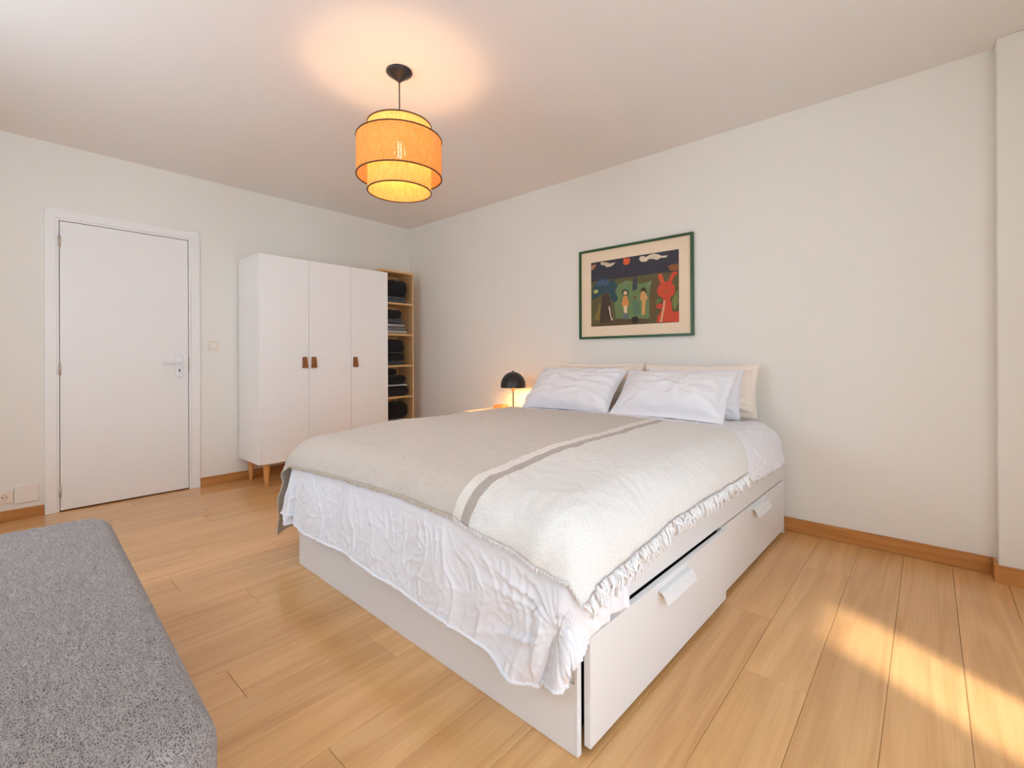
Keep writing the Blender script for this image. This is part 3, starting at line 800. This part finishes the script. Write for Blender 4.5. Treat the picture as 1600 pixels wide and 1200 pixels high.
link('bulb', lathe_mesh('bulb', [(0.010, 0.217), (0.024, 0.235), (0.028, 0.252), (0.022, 0.270), (0, 0.280)], 16), emit('lamp_bulb_glow', (1.0, 0.56, 0.20, 1), TLAMP), tl, None, None, True)

sb = tag(empty('wooden_box', (1.50, -0.085, NZ)), 'tiny orange wooden box on the nightstand by the wall', 'box')
box('body', -0.055, 0.055, -0.04, 0.04, 0.0005, 0.024, M['small_wood'], sb, 0.002)
box('lid', -0.056, 0.056, -0.041, 0.041, 0.0245, 0.032, M['small_wood'], sb, 0.002)

# ---------------------------------------------------------------- upholstered bench
def bench_fabric():
    m, nt, b = new_mat('grey_boucle')
    L = nt.links.new
    tc = nd(nt, 'ShaderNodeTexCoord')
    wp = nd(nt, 'ShaderNodeTexNoise'); wp.inputs['Scale'].default_value = 22; wp.inputs['Detail'].default_value = 2
    L(tc.outputs['Object'], wp.inputs['Vector'])
    sc_ = nd(nt, 'ShaderNodeVectorMath', operation='SCALE'); L(wp.outputs['Color'], sc_.inputs[0]); sc_.inputs[3].default_value = 0.035
    ad = nd(nt, 'ShaderNodeVectorMath', operation='ADD'); L(tc.outputs['Object'], ad.inputs[0]); L(sc_.outputs[0], ad.inputs[1])
    mp = nd(nt, 'ShaderNodeMapping'); mp.inputs['Scale'].default_value = (120, 300, 210); L(ad.outputs[0], mp.inputs[0])
    v = nd(nt, 'ShaderNodeTexVoronoi', feature='DISTANCE_TO_EDGE'); v.inputs['Scale'].default_value = 1.0
    L(mp.outputs[0], v.inputs['Vector'])
    mp2 = nd(nt, 'ShaderNodeMapping'); mp2.inputs['Scale'].default_value = (16, 300, 120); L(ad.outputs[0], mp2.inputs[0])
    n = nd(nt, 'ShaderNodeTexNoise'); n.inputs['Scale'].default_value = 1.0; n.inputs['Detail'].default_value = 4
    L(mp2.outputs[0], n.inputs['Vector'])
    mr = nd(nt, 'ShaderNodeMapRange'); L(v.outputs['Distance'], mr.inputs[0]); mr.inputs[1].default_value = 0.0; mr.inputs[2].default_value = 0.28
    mr.inputs[3].default_value = 1.0; mr.inputs[4].default_value = 0.0
    mx = nd(nt, 'ShaderNodeMix'); mx.inputs[0].default_value = 0.58; L(mr.outputs[0], mx.inputs[2]); L(n.outputs['Fac'], mx.inputs[3])
    rp = nd(nt, 'ShaderNodeValToRGB')
    rp.color_ramp.elements[0].position = 0.18; rp.color_ramp.elements[0].color = lin(66, 61, 62)
    rp.color_ramp.elements[1].position = 0.80; rp.color_ramp.elements[1].color = lin(178, 169, 165)
    L(mx.outputs[0], rp.inputs[0]); L(rp.outputs[0], b.inputs['Base Color'])
    b.inputs['Roughness'].default_value = 0.9; b.inputs['Specular IOR Level'].default_value = 0.2; b.inputs['Sheen Weight'].default_value = 0.2
    bp = nd(nt, 'ShaderNodeBump'); bp.inputs['Strength'].default_value = 0.7; bp.inputs['Distance'].default_value = 0.003
    L(mx.outputs[0], bp.inputs['Height']); L(bp.outputs[0], b.inputs['Normal'])
    return m
M['bench'] = bench_fabric()
BL, BW, BH = 1.60, 0.52, 0.43
bc = empty('upholstered_bench', (2.745, -3.155, 0), -0.035)
tag(bc, 'long grey woven upholstered bench with rounded corners at lower left', 'bench')
bm = bmesh.new()
add_box(bm, -BL / 2, BL / 2, -BW / 2, BW / 2, 0.12, BH)
vert_e = [e for e in bm.edges if abs(e.verts[0].co.z - e.verts[1].co.z) > 0.1]
bmesh.ops.bevel(bm, geom=vert_e, offset=0.10, segments=8, affect='EDGES', profile=0.5)
top_e = [e for e in bm.edges if all(v.co.z > BH - 1e-4 for v in e.verts)] + [e for e in bm.edges if all(v.co.z < 0.12 + 1e-4 for v in e.verts)]
bmesh.ops.bevel(bm, geom=top_e, offset=0.055, segments=6, affect='EDGES', profile=0.5)
bo = link('seat', bm_mesh(bm, 'seat'), M['bench'], bc, None, None, True)
for x in (-BL / 2 + 0.16, BL / 2 - 0.16):
    for y in (-BW / 2 + 0.12, BW / 2 - 0.12):
        link('leg', lathe_mesh('leg', [(0, 0.0005), (0.016, 0.0005), (0.022, 0.125), (0, 0.125)], 16), M['black'], bc, (x, y, 0), None, True)

# ================================================================== bed
BX, BY, BA = 3.765, -0.045, -0.018
def bed_world(p):
    c, s = math.cos(BA), math.sin(BA)
    return (BX + p[0] * c - p[1] * s, BY + p[0] * s + p[1] * c, p[2])
bed = tag(empty('bed_frame', (BX, BY, 0), BA), 'white double bed frame with drawers along its right side', 'bed frame')
BWD, BLN = 1.70, 2.13
def bbox(name, a, b, c, d, e, f, mat=None, par=bed, bev=0.0015): return box(name, a, b, c, d, e, f, mat or M['bedwhite'], par, bev)
bbox('head_panel', -BWD, 0.0, -0.020, 0.0, 0.0005, 0.472)
bbox('foot_board_lower', -BWD, -0.012, -BLN, -BLN + 0.018, 0.0005, 0.186)
bbox('foot_board_upper', -BWD + 0.11, -0.012, -BLN + 0.004, -BLN + 0.018, 0.188, 0.43)
bbox('foot_board_post', -BWD, -BWD + 0.108, -BLN, -BLN + 0.018, 0.188, 0.43)
bbox('foot_end_strip', -0.0115, 0.0, -BLN, -BLN + 0.018, 0.0005, 0.43)
bbox('side_rail', -0.018, 0.0, -BLN + 0.0185, -0.0205, 0.318, 0.472)
bbox('side_rail', -BWD, -BWD + 0.018, -BLN + 0.0185, -0.0205, 0.318, 0.472)
bbox('side_panel', -BWD, -BWD + 0.018, -BLN + 0.0185, -0.0205, 0.02, 0.314)
bbox('gap_shade_board', -0.060, -0.040, -BLN + 0.02, -0.022, 0.02, 0.312, M['dark'], bed, 0)  # near-black board, its colour gives the shade seen in the drawer gaps
bbox('slat_base', -BWD + 0.02, -0.02, -BLN + 0.02, -0.022, 0.322, 0.345, M['birch'])
# foot board front cap trim line
def drawer(y0, y1, out, hy):
    x_in = 0.0035 if out > 0.01 else -0.018
    d = bbox('drawer', x_in, 0.0 + out, y0, y1, 0.022, 0.3115, None, bed, 0.002)
    # clip handle: bent strip profile in (x,z), swept along y
    L_ = 0.235
    prof = [(0.0, 0.0), (0.010, 0.0), (0.017, -0.003), (0.023, -0.010), (0.036, -0.036), (0.0335, -0.0375), (0.020, -0.0125), (0.0155, -0.0065), (0.010, -0.0045), (0.0, -0.0045)]
    n = len(prof)
    vs = [(x, s * L_ / 2, z) for s in (-1, 1) for x, z in prof]
    fs = [tuple(range(n)), tuple(range(2 * n - 1, n - 1, -1))] + [(i, i + n, (i + 1) % n + n, (i + 1) % n) for i in range(n)]
    me = bpy.data.meshes.new('handle'); me.from_pydata(vs, [], fs)
    bm = bmesh.new(); bm.from_mesh(me); bmesh.ops.recalc_face_normals(bm, faces=bm.faces); bm.to_mesh(me); bm.free()
    link('handle', me, M['bedwhite'], d, ((out - x_in) / 2 + 0.0002, hy - d.location.y, 0.292 - d.location.z))
    return d
drawer(-BLN + 0.024, -1.078, 0.024, -1.60)
drawer(-1.072, -0.030, 0.003, -0.53)
bbox('corner_post', -0.018, 0.0035, -0.0285, -0.0205, 0.0005, 0.472)
bbox('gap_shade_strip', -0.030, -0.020, -BLN + 0.02, -0.03, 0.3120, 0.3175, M['dark'], bed, 0)  # solid dark strip painted in as the shade below the side rail

# ---------------------------------------------------------------- mattress with fitted sheet
mt = tag(empty('mattress', bed_world((-BWD / 2, -BLN / 2, 0.346)), BA), 'mattress in a white fitted sheet on the bed', 'mattress')
bm = bmesh.new()
add_box(bm, -BWD / 2 + 0.04, BWD / 2 - 0.035, -BLN / 2 + 0.035, BLN / 2 - 0.040, 0.001, 0.292)
bmesh.ops.bevel(bm, geom=list(bm.edges), offset=0.055, segments=5, affect='EDGES', profile=0.5)
link('fitted_sheet', bm_mesh(bm, 'fitted_sheet'), M['sheet'], mt, None, None, True)

# ---------------------------------------------------------------- drape surface shared by duvet and blanket (bed-local)
ER = 0.13                     # edge rounding
XR, XL, BF = 0.040 - ER, -1.755 + ER, 2.178 - ER
ZT = 0.660
def drape(a, b):
    """flattened cloth coordinates (a across, b towards the foot) -> bed-local position"""
    dx = np.where(a > XR, a - XR, np.where(a < XL, a - XL, 0.0))
    dy = np.where(b > BF, b - BF, 0.0)
    d = np.hypot(dx, dy)
    ds_ = np.maximum(d, 1e-9)
    ux, uy = dx / ds_, dy / ds_
    arc = ER * math.pi / 2
    # near corner: the hem is gathered to a set length that depends on the direction
    phi0 = np.arctan2(np.maximum(dx, 0), np.maximum(dy, 1e-9))
    f_c, s_c = 0.485, 0.375
    d_edge = np.minimum(s_c / np.maximum(np.sin(phi0), 1e-6), f_c / np.maximum(np.cos(phi0), 1e-6))
    d_want = f_c + (s_c - f_c) * sstep(0.35, 1.25, phi0)
    d = np.where((dx > 0) & (dy > 0), d * (1 + (d_want / d_edge - 1) * sstep(0.0, 0.12, d)), d)
    pw = 4.0
    sq = 1.0 / np.maximum((np.abs(ux) ** pw + np.abs(uy) ** pw), 1e-6) ** (1 / pw)
    sq = np.where((dx > 0) & (dy > 0), 1 + (np.minimum(sq, 1.3) - 1) * sstep(0.08, 0.30, d), 1.0)
    th = np.clip(d / ER, 0, math.pi / 2)
    hang = np.maximum(d - arc, 0)
    flare = np.where(dx < 0, 0.20, 0.05 + 0.10 * np.abs(ux * uy) * 2)
    h = ER * np.sin(th) + hang * flare
    v = ER * (1 - np.cos(th)) + hang * 0.985
    cx = np.clip(a, XL, XR); cy = np.clip(b, 0, BF)
    # long soft folds on the hanging foot side, slanting towards the near corner
    q = a * 1.0 + 0.35 * dy
    near = sstep(-0.75, 0.05, a)
    amp = sstep(0.05, 0.45, d) * (0.4 + 0.6 * sstep(0.0, 0.2, dy))
    f = 0.018 * noise2(q * 4.2 + 3.0, dy * 1.5 + 1.7) + 0.015 * near * np.sin((a * 1.0 + 0.9 * dy) * 22.0 + 1.0) * sstep(0.1, 0.5, dy)
    # corner cascade folds
    phi = np.arctan2(np.abs(dx), np.maximum(dy, 1e-9))
    corner = np.sin(2 * phi) * sstep(0.1, 0.4, d)
    f = f * amp + corner * (0.009 * np.cos(phi * 9.0 + 0.6))
    h = (h + f) * sq
    x = cx + ux * h
    y = -(cy + uy * h)
    crown = 0.012 * np.sin(np.clip((a - XL) / (XR - XL), 0, 1) * math.pi) + 0.008 * noise2(a * 2.0 + 9, b * 2.0)
    z = ZT - v + crown * sstep(0.25, 0.0, d)
    z = z - 0.030 * sstep(BF - 0.45, BF + 0.05, b) * 1.0
    return np.stack([x, y, z], -1)

def normals(P):
    du = np.gradient(P, axis=0); dv = np.gradient(P, axis=1)
    n = np.cross(dv, du)
    n /= np.maximum(np.linalg.norm(n, axis=-1, keepdims=True), 1e-9)
    return n

ARC = ER * math.pi / 2
def hang_for(z, zt=ZT):        # cloth length past the edge that ends at height z
    return ARC + (zt - 0.030 - ER - z) / 0.985
# hem heights read along the foot (bed-local x) and the right side
_fx = np.array([-2.05, -1.85, -1.72, -1.50, -1.07, -0.78, -0.43, -0.26, -0.20, -0.06, 0.03, 0.08, 0.13])
_fz = np.array([0.45, 0.33, 0.245, 0.235, 0.245, 0.228, 0.205, 0.188, 0.176, 0.205, 0.22, 0.22, 0.22])
def duvet_foot(a): return np.interp(a, _fx, hang_for(_fz))
_sy = np.array([0.10, 0.60, 1.05, 1.40, 1.70, 1.90, 1.96, 2.6])
_sz = np.array([0.385, 0.385, 0.412, 0.422, 0.422, 0.412, 0.325, 0.325])
def duvet_side(b): return np.interp(b, _sy, hang_for(_sz) - 0.03)
_bx = np.array([-1.80, -1.68, -1.22, -0.70, -0.45, -0.35, -0.18, -0.07, 0.0, 0.06])
_bz = np.array([0.50, 0.515, 0.535, 0.548, 0.540, 0.530, 0.515, 0.495, 0.475, 0.46])
def blanket_foot(a): return np.interp(a, _bx, hang_for(_bz))
_ty = np.array([0.4, 0.70, 1.40, 1.77, 2.05, 2.6])
_tz = np.array([0.475, 0.465, 0.465, 0.460, 0.450, 0.43])
def blanket_side(b): return np.interp(b, _ty, hang_for(_tz) - 0.03)
def blanket_head(a): return 0.632 + 0.02 * noise2(a * 3, 0.3) + 0.30 * sstep(-0.25, 0.16, a) - 0.02 * sstep(-1.0, -1.6, a)

# --- duvet
n_a, n_b = 420, 430
S, T = np.meshgrid(np.linspace(0, 1, n_a), np.linspace(0, 1, n_b), indexing='ij')
a_l = XL - 0.40
A0 = a_l + (XR + 0.22 - a_l) * S
B = 0.22 + (BF + duvet_foot(A0) - 0.22) * T
A = A0 + (S ** 6) * (duvet_side(B) - 0.22)
P = drape(A, B)
N = normals(P)
dxr = np.maximum(A - XR, 0); dyf = np.maximum(B - BF, 0); dd = np.hypot(dxr, dyf)
# how far a point lies outside the blanket: wrinkles live there
outside = np.maximum(np.maximum(dyf - blanket_foot(A), 0), np.maximum(dxr - blanket_side(B), 0))
outside = np.maximum(outside, np.maximum(blanket_head(A) - B, 0) * 0.5)
mask = sstep(0.0, 0.10, outside)
wx, wy = A + 0.05 * noise2(A * 6, B * 6), B + 0.05 * noise2(A * 6 + 40, B * 6 + 7)
def crease(x, y, wd): return np.exp(-(noise2(x, y) / wd) ** 2)
w = (0.0080 * noise2(wx * 8, wy * 1.8) + 0.0055 * crease(wx * 7, wy * 1.5 + 3, 0.07) + 0.0040 * crease(wx * 11 + 15, wy * 3.0 + 8, 0.07) + 0.0022 * crease(wx * 16 + 5, wy * 10 + 3, 0.10)
     + 0.0022 * crease(wx * 8 + 25, wy * 17 + 3, 0.08) * sstep(0.05, 0.3, dyf) + 0.0012 * noise2(wx * 40, wy * 26))
# gathered crumple along the right hem
gather = sstep(0.10, 0.24, dxr) * sstep(0.12, 0.0, dyf)
w2 = 0.010 * noise2(B * 26, A * 5) + 0.007 * noise2(B * 55 + 3, A * 9)
# tension creases running to the near corner
cr = np.hypot(A - 0.10, B - (BF + 0.35)); ca = np.arctan2(B - (BF + 0.35), A - 0.10)
w3 = 0.013 * sstep(0.55, 0.1, cr) * ridge(ca * 5.0 + 1.3, cr * 1.2)
cn = sstep(0.0, 0.12, dxr) * sstep(0.0, 0.12, dyf)
disp = mask * (w * (1 - 0.7 * cn) + w3 * sstep(0.0, 0.1, dyf) * (1 - 0.5 * cn)) + gather * w2 + 0.004
# soft roll at the hems
edge = np.minimum(np.minimum(1 - S, 1 - T) * 12, 1.0)
P = P + N * np.where(N[..., 2:3] < -2, -1, 1) * (disp[..., None])
P[..., 2] += gather * mask * 0.014 * noise2(B * 18 + 11, A * 0.5)
me = grid_mesh('duvet', P, np.stack([A, B], -1))
duvet = tag(link('duvet', me, M['duvet'], None, (BX, BY, 0), (0, 0, BA)), 'white crumpled cotton duvet hanging over the foot of the bed', 'duvet')
sm_ = duvet.modifiers.new('thickness', 'SOLIDIFY'); sm_.thickness = 0.016; sm_.offset = -1.0

# hem seam line along the foot
hem_i = n_b - 7
vs, fs = [], []
tube_into(vs, fs, [tuple(P[i, n_b - 1] ) for i in range(0, n_a, 2)], 0.006, 6)
me = bpy.data.meshes.new('hem'); me.from_pydata(vs, [], fs)
link('hem', me, M['duvet'], duvet, None, None, True)

# --- blanket
def blanket_mat():
    m, nt, b = new_mat('woven_throw')
    L = nt.links.new
    uv = nd(nt, 'ShaderNodeUVMap'); uv.uv_map = 'UVMap'
    sp = nd(nt, 'ShaderNodeSeparateXYZ'); L(uv.outputs[0], sp.inputs[0])
    nz = nd(nt, 'ShaderNodeTexNoise'); nz.inputs['Scale'].default_value = 90; nz.inputs['Detail'].default_value = 3; L(uv.outputs[0], nz.inputs['Vector'])
    of = nd(nt, 'ShaderNodeMath', operation='MULTIPLY_ADD'); L(nz.outputs['Fac'], of.inputs[0]); of.inputs[1].default_value = 0.006; L(sp.outputs[0], of.inputs[2])
    rp = nd(nt, 'ShaderNodeValToRGB'); rp.color_ramp.interpolation = 'CONSTANT'
    beige, ivory, taupe, cream = lin(204, 194, 184), lin(232, 227, 220), lin(180, 169, 160), lin(229, 226, 222)
    e = rp.color_ramp.elements
    e[0].position = 0.0; e[0].color = beige
    e[1].position = 0.500; e[1].color = ivory
    for pos, c in ((0.545, taupe), (0.588, cream)):
        x = e.new(pos); x.color = c
    L(of.outputs[0], rp.inputs[0])
    n2 = nd(nt, 'ShaderNodeTexNoise'); n2.inputs['Scale'].default_value = 420; n2.inputs['Detail'].default_value = 2
    mp = nd(nt, 'ShaderNodeMapping'); mp.inputs['Scale'].default_value = (1.0, 0.45, 1); L(uv.outputs[0], mp.inputs[0]); L(mp.outputs[0], n2.inputs['Vector'])
    mx = nd(nt, 'ShaderNodeMix', data_type='RGBA', blend_type='MULTIPLY'); mx.inputs[0].default_value = 1.0
    r2 = nd(nt, 'ShaderNodeValToRGB'); r2.color_ramp.elements[0].position = 0.3; r2.color_ramp.elements[0].color = (0.80, 0.79, 0.77, 1)
    r2.color_ramp.elements[1].position = 0.6; r2.color_ramp.elements[1].color = (1, 1, 1, 1)
    L(n2.outputs['Fac'], r2.inputs[0]); L(rp.outputs[0], mx.inputs[6]); L(r2.outputs[0], mx.inputs[7])
    L(mx.outputs[2], b.inputs['Base Color'])
    b.inputs['Roughness'].default_value = 0.92; b.inputs['Specular IOR Level'].default_value = 0.2; b.inputs['Sheen Weight'].default_value = 0.25
    n3 = nd(nt, 'ShaderNodeTexNoise'); n3.inputs['Scale'].default_value = 34; n3.inputs['Detail'].default_value = 4; n3.inputs['Distortion'].default_value = 1.0
    L(uv.outputs[0], n3.inputs['Vector'])
    b1 = nd(nt, 'ShaderNodeBump'); b1.inputs['Strength'].default_value = 0.35; b1.inputs['Distance'].default_value = 0.0015; L(n2.outputs['Fac'], b1.inputs['Height'])
    b2 = nd(nt, 'ShaderNodeBump'); b2.inputs['Strength'].default_value = 0.35; b2.inputs['Distance'].default_value = 0.006; L(n3.outputs['Fac'], b2.inputs['Height'])
    L(b1.outputs[0], b2.inputs['Normal']); L(b2.outputs[0], b.inputs['Normal'])
    return m
M['throw'] = blanket_mat()
n_a, n_b = 250, 240
S, T = np.meshgrid(np.linspace(0, 1, n_a), np.linspace(0, 1, n_b), indexing='ij')
a_l = XL - 0.585
A0 = a_l + (XR + 0.18 - a_l) * S
B = blanket_head(A0) + (BF + blanket_foot(A0) - blanket_head(A0)) * T
A = A0 + (S ** 6) * (blanket_side(B) - 0.18)
P = drape(A, B)
N = normals(P)
wx, wy = A + 0.04 * noise2(A * 5, B * 5), B + 0.04 * noise2(A * 5 + 9, B * 5 + 7)
dyf = np.maximum(B - BF, 0); dxr = np.maximum(A - XR, 0)
disp = 0.016 + 0.0030 * noise2(wx * 8, wy * 8) + 0.0026 * ridge(wx * 22, wy * 16) + 0.0010 * noise2(wx * 70, wy * 60)
disp = disp + sstep(0.05, 0.18, dyf) * (0.010 + 0.013 * noise2(A * 8 + 4, 0.4 + B * 0.6)) + sstep(0.1, 0.2, dxr) * (0.004 + 0.004 * noise2(B * 9, 2.2)) + 0.05 * sstep(0.02, 0.30, XL - A)
P = P + N * disp[..., None]
# stripe coordinate: 0.5 = boundary between beige and ivory
stripe = A - (-0.545 + 0.073 * (B - 0.53))
me = grid_mesh('throw_blanket', P, np.stack([stripe + 0.5, B], -1))
throw = tag(link('throw_blanket', me, M['throw'], None, (BX, BY, 0), (0, 0, BA)), 'beige and cream striped woven throw blanket spread over the duvet', 'blanket')
s2 = throw.modifiers.new('thickness', 'SOLIDIFY'); s2.thickness = 0.0025; s2.offset = -1.0

# tasselled fringe along the right edge, short frayed fringe along the foot edge
M['fringe'] = cloth_mat('fringe_cotton', lin(234, 232, 232), 900, 0.3, var=0.05)
M['fringe_beige'] = cloth_mat('fringe_beige', lin(214, 199, 180), 900, 0.3, var=0.08)
rr = np.random.default_rng(5)
vs, fs = [], []
edge_pts = P[-1, :, :]; edge_n = N[-1, :, :]
seglen = np.linalg.norm(np.diff(edge_pts, axis=0), axis=1); cum = np.concatenate([[0], np.cumsum(seglen)])
n_t = 270
for k in range(n_t):
    s = cum[-1] * (k + 0.5 + rr.uniform(-.3, .3)) / n_t
    p = np.array([np.interp(s, cum, edge_pts[:, c]) for c in range(3)])
    n = np.array([np.interp(s, cum, edge_n[:, c]) for c in range(3)])
    ln = rr.uniform(0.028, 0.056)
    sw = rr.uniform(-0.034, 0.034); cu = rr.uniform(-0.014, 0.020)
    pts = []
    for t in np.linspace(0, 1, 6):
        q = p + np.array([n[0] * (0.004 + 0.012 * math.sin(t * 2.6)) + cu * t * t, sw * t + 0.005 * math.sin(t * 5 + k), -ln * t + n[2] * 0.002])
        pts.append(tuple(q))
    w0 = rr.uniform(0.0022, 0.0040)
    tube_into(vs, fs, pts, [w0 * 0.7, w0, w0 * 1.1, w0 * 1.1, w0 * 0.9, w0 * 0.3], 5)
me = bpy.data.meshes.new('tassel_fringe'); me.from_pydata(vs, [], fs)
fo = link('tassel_fringe', me, M['fringe'], throw, None, None, True); fo['kind'] = 'stuff'
edge_pts = P[:, -1, :]; edge_n = N[:, -1, :]
seglen = np.linalg.norm(np.diff(edge_pts, axis=0), axis=1); cum = np.concatenate([[0], np.cumsum(seglen)])
bufs = {'a': ([], []), 'b': ([], [])}
st_e = stripe[:, -1]
n_t = 620
for k in range(n_t):
    s = cum[-1] * (k + rr.uniform(0, 1)) / n_t
    p = np.array([np.interp(s, cum, edge_pts[:, c]) for c in range(3)])
    n = np.array([np.interp(s, cum, edge_n[:, c]) for c in range(3)])
    ln = rr.uniform(0.007, 0.017)
    tdir = np.array([rr.uniform(-.5, .5), -0.1, -1.0])
    key = 'a' if np.interp(s, cum, st_e) > 0.0 else 'b'
    pts = [tuple(p + n * 0.001), tuple(p + n * 0.003 + tdir * ln * .5), tuple(p + n * 0.002 + tdir * ln)]
    tube_into(*bufs[key], pts, [0.0016, 0.0014, 0.0005], 4)
for key, mn_ in (('a', 'fringe'), ('b', 'fringe_beige')):
    me = bpy.data.meshes.new('frayed_edge'); me.from_pydata(bufs[key][0], [], bufs[key][1])
    fo = link('frayed_edge', me, M[mn_], throw, None, None, True); fo['kind'] = 'stuff'

# ---------------------------------------------------------------- pillows
def pillow(name, W, Hh, Tk, centre, lean, yaw, mat, label, seed, flange=0.0, roll=0.0, pinch=0.06):
    """W wide, Hh tall, leaning back by `lean` from vertical; centre = world point of the base middle"""
    n = 70; m_ = 56
    u, v = np.meshgrid(np.linspace(-1, 1, n), np.linspace(-1, 1, m_), indexing='ij')
    fu = 1 - flange / (W / 2); fv = 1 - flange / (Hh / 2)
    uu = np.clip(np.abs(u) / fu, 0, 1); vv = np.clip(np.abs(v) / fv, 0, 1)
    th = ((1 - uu ** 2.6) * (1 - vv ** 2.6)) ** 0.42
    # outline: sides pull in between the corners
    x = u * W / 2 * (1 - pinch * (1 - v ** 2) * 0.9)
    y = v * Hh / 2 * (1 - pinch * 1.3 * (1 - u ** 2))
    wr = 0.010 * ridge(u * 2.2 + seed, v * 2.0 + seed * .3) * th + 0.006 * noise2(u * 6 + seed * 2, v * 5) * th
    cd = np.minimum.reduce([np.hypot(u - su_, v - sv_) for su_ in (-1, 1) for sv_ in (-1, 1)])
    ang = np.arctan2(v, u)
    wr = wr + 0.010 * np.sin(ang * 26 + seed) * sstep(0.75, 0.2, cd) * sstep(0.0, 0.3, th)
    fl = 0.004 * noise2(u * 5 + 3 + seed, v * 5)
    front = np.stack([x, y, Tk * 0.62 * th + wr + fl], -1)
    back = np.stack([x, y, -Tk * 0.38 * th + fl - 0.004], -1)
    # sag: the belly bulges low
    sagz = -0.02 * (1 - v) * th
    front[..., 2] += 0.025 * (1 - v) * 0.5 * th
    idx = np.arange(n * m_).reshape(n, m_)
    V = np.concatenate([front.reshape(-1, 3), back.reshape(-1, 3)])
    q = np.stack([idx[:-1, :-1], idx[1:, :-1], idx[1:, 1:], idx[:-1, 1:]], -1).reshape(-1, 4)
    q2 = q[:, ::-1] + n * m_
    ring = list(idx[:, 0]) + list(idx[-1, 1:]) + list(idx[-2::-1, -1]) + list(idx[0, -2:0:-1])
    rf = [(ring[(i + 1) % len(ring)], ring[i], ring[i] + n * m_, ring[(i + 1) % len(ring)] + n * m_) for i in range(len(ring))]
    V[:, 1] += Hh / 2
    me = bpy.data.meshes.new(name)
    me.from_pydata(V.tolist(), [], q.tolist() + q2.tolist() + rf)
    me.polygons.foreach_set('use_smooth', [True] * len(me.polygons))
    bm = bmesh.new(); bm.from_mesh(me); bmesh.ops.recalc_face_normals(bm, faces=bm.faces); bm.to_mesh(me); bm.free()
    # local frame: x along width, y up the pillow, z out of the front
    cl, sl = math.cos(lean), math.sin(lean)
    Rm = Matrix(((1, 0, 0), (0, sl, -cl), (0, cl, sl))).to_4x4()
    me.transform(Rm @ Matrix.Rotation(roll, 4, 'Z'))
    o = link(name, me, mat, None, centre, (0, 0, yaw))
    tag(o, label, 'pillow', 'pillows at the head of the bed')
    # piped edge seam
    vs, fs = [], []
    pts = [tuple((me.vertices[i].co + me.vertices[i + n * m_].co) / 2) for i in ring]
    tube_into(vs, fs, pts[::2] + [pts[0]], 0.0035, 6)
    mp_ = bpy.data.meshes.new('piping'); mp_.from_pydata(vs, [], fs)
    link('piping', mp_, mat, o, None, None, True)
    return o
ZP = 0.672
pillow('pillow', 0.72, 0.33, 0.10, (2.545, -0.150, ZP + 0.0), 0.16, 0.0, M['pillow_cream'], 'cream pillow leaning on the wall at the left, behind a white one', 3, 0.02, 0.0)
pillow('pillow', 0.73, 0.32, 0.10, (3.283, -0.150, ZP + 0.0), 0.16, 0.0, M['pillow_cream'], 'cream pillow with a bent corner against the wall at the right', 8, 0.03, 0.0)
pillow('pillow', 0.60, 0.30, 0.06, (3.290, -0.292, ZP + 0.0), 0.28, 0.0, M['pillow_white'], 'white pillow sandwiched between the cream one and the flanged one', 12, 0.01, 0.0)
pillow('pillow', 0.720, 0.385, 0.15, (2.490, -0.520, ZP), 0.78, 0.0, M['pillow_white'], 'plump white pillow in front, nearest the table lamp', 17, 0.0, 0.0)
pillow('pillow', 0.705, 0.39, 0.15, (3.218, -0.520, ZP), 0.78, 0.0, M['pillow_white'], 'white pillow with a flat flange in front, on the right', 23, 0.03, 0.0)
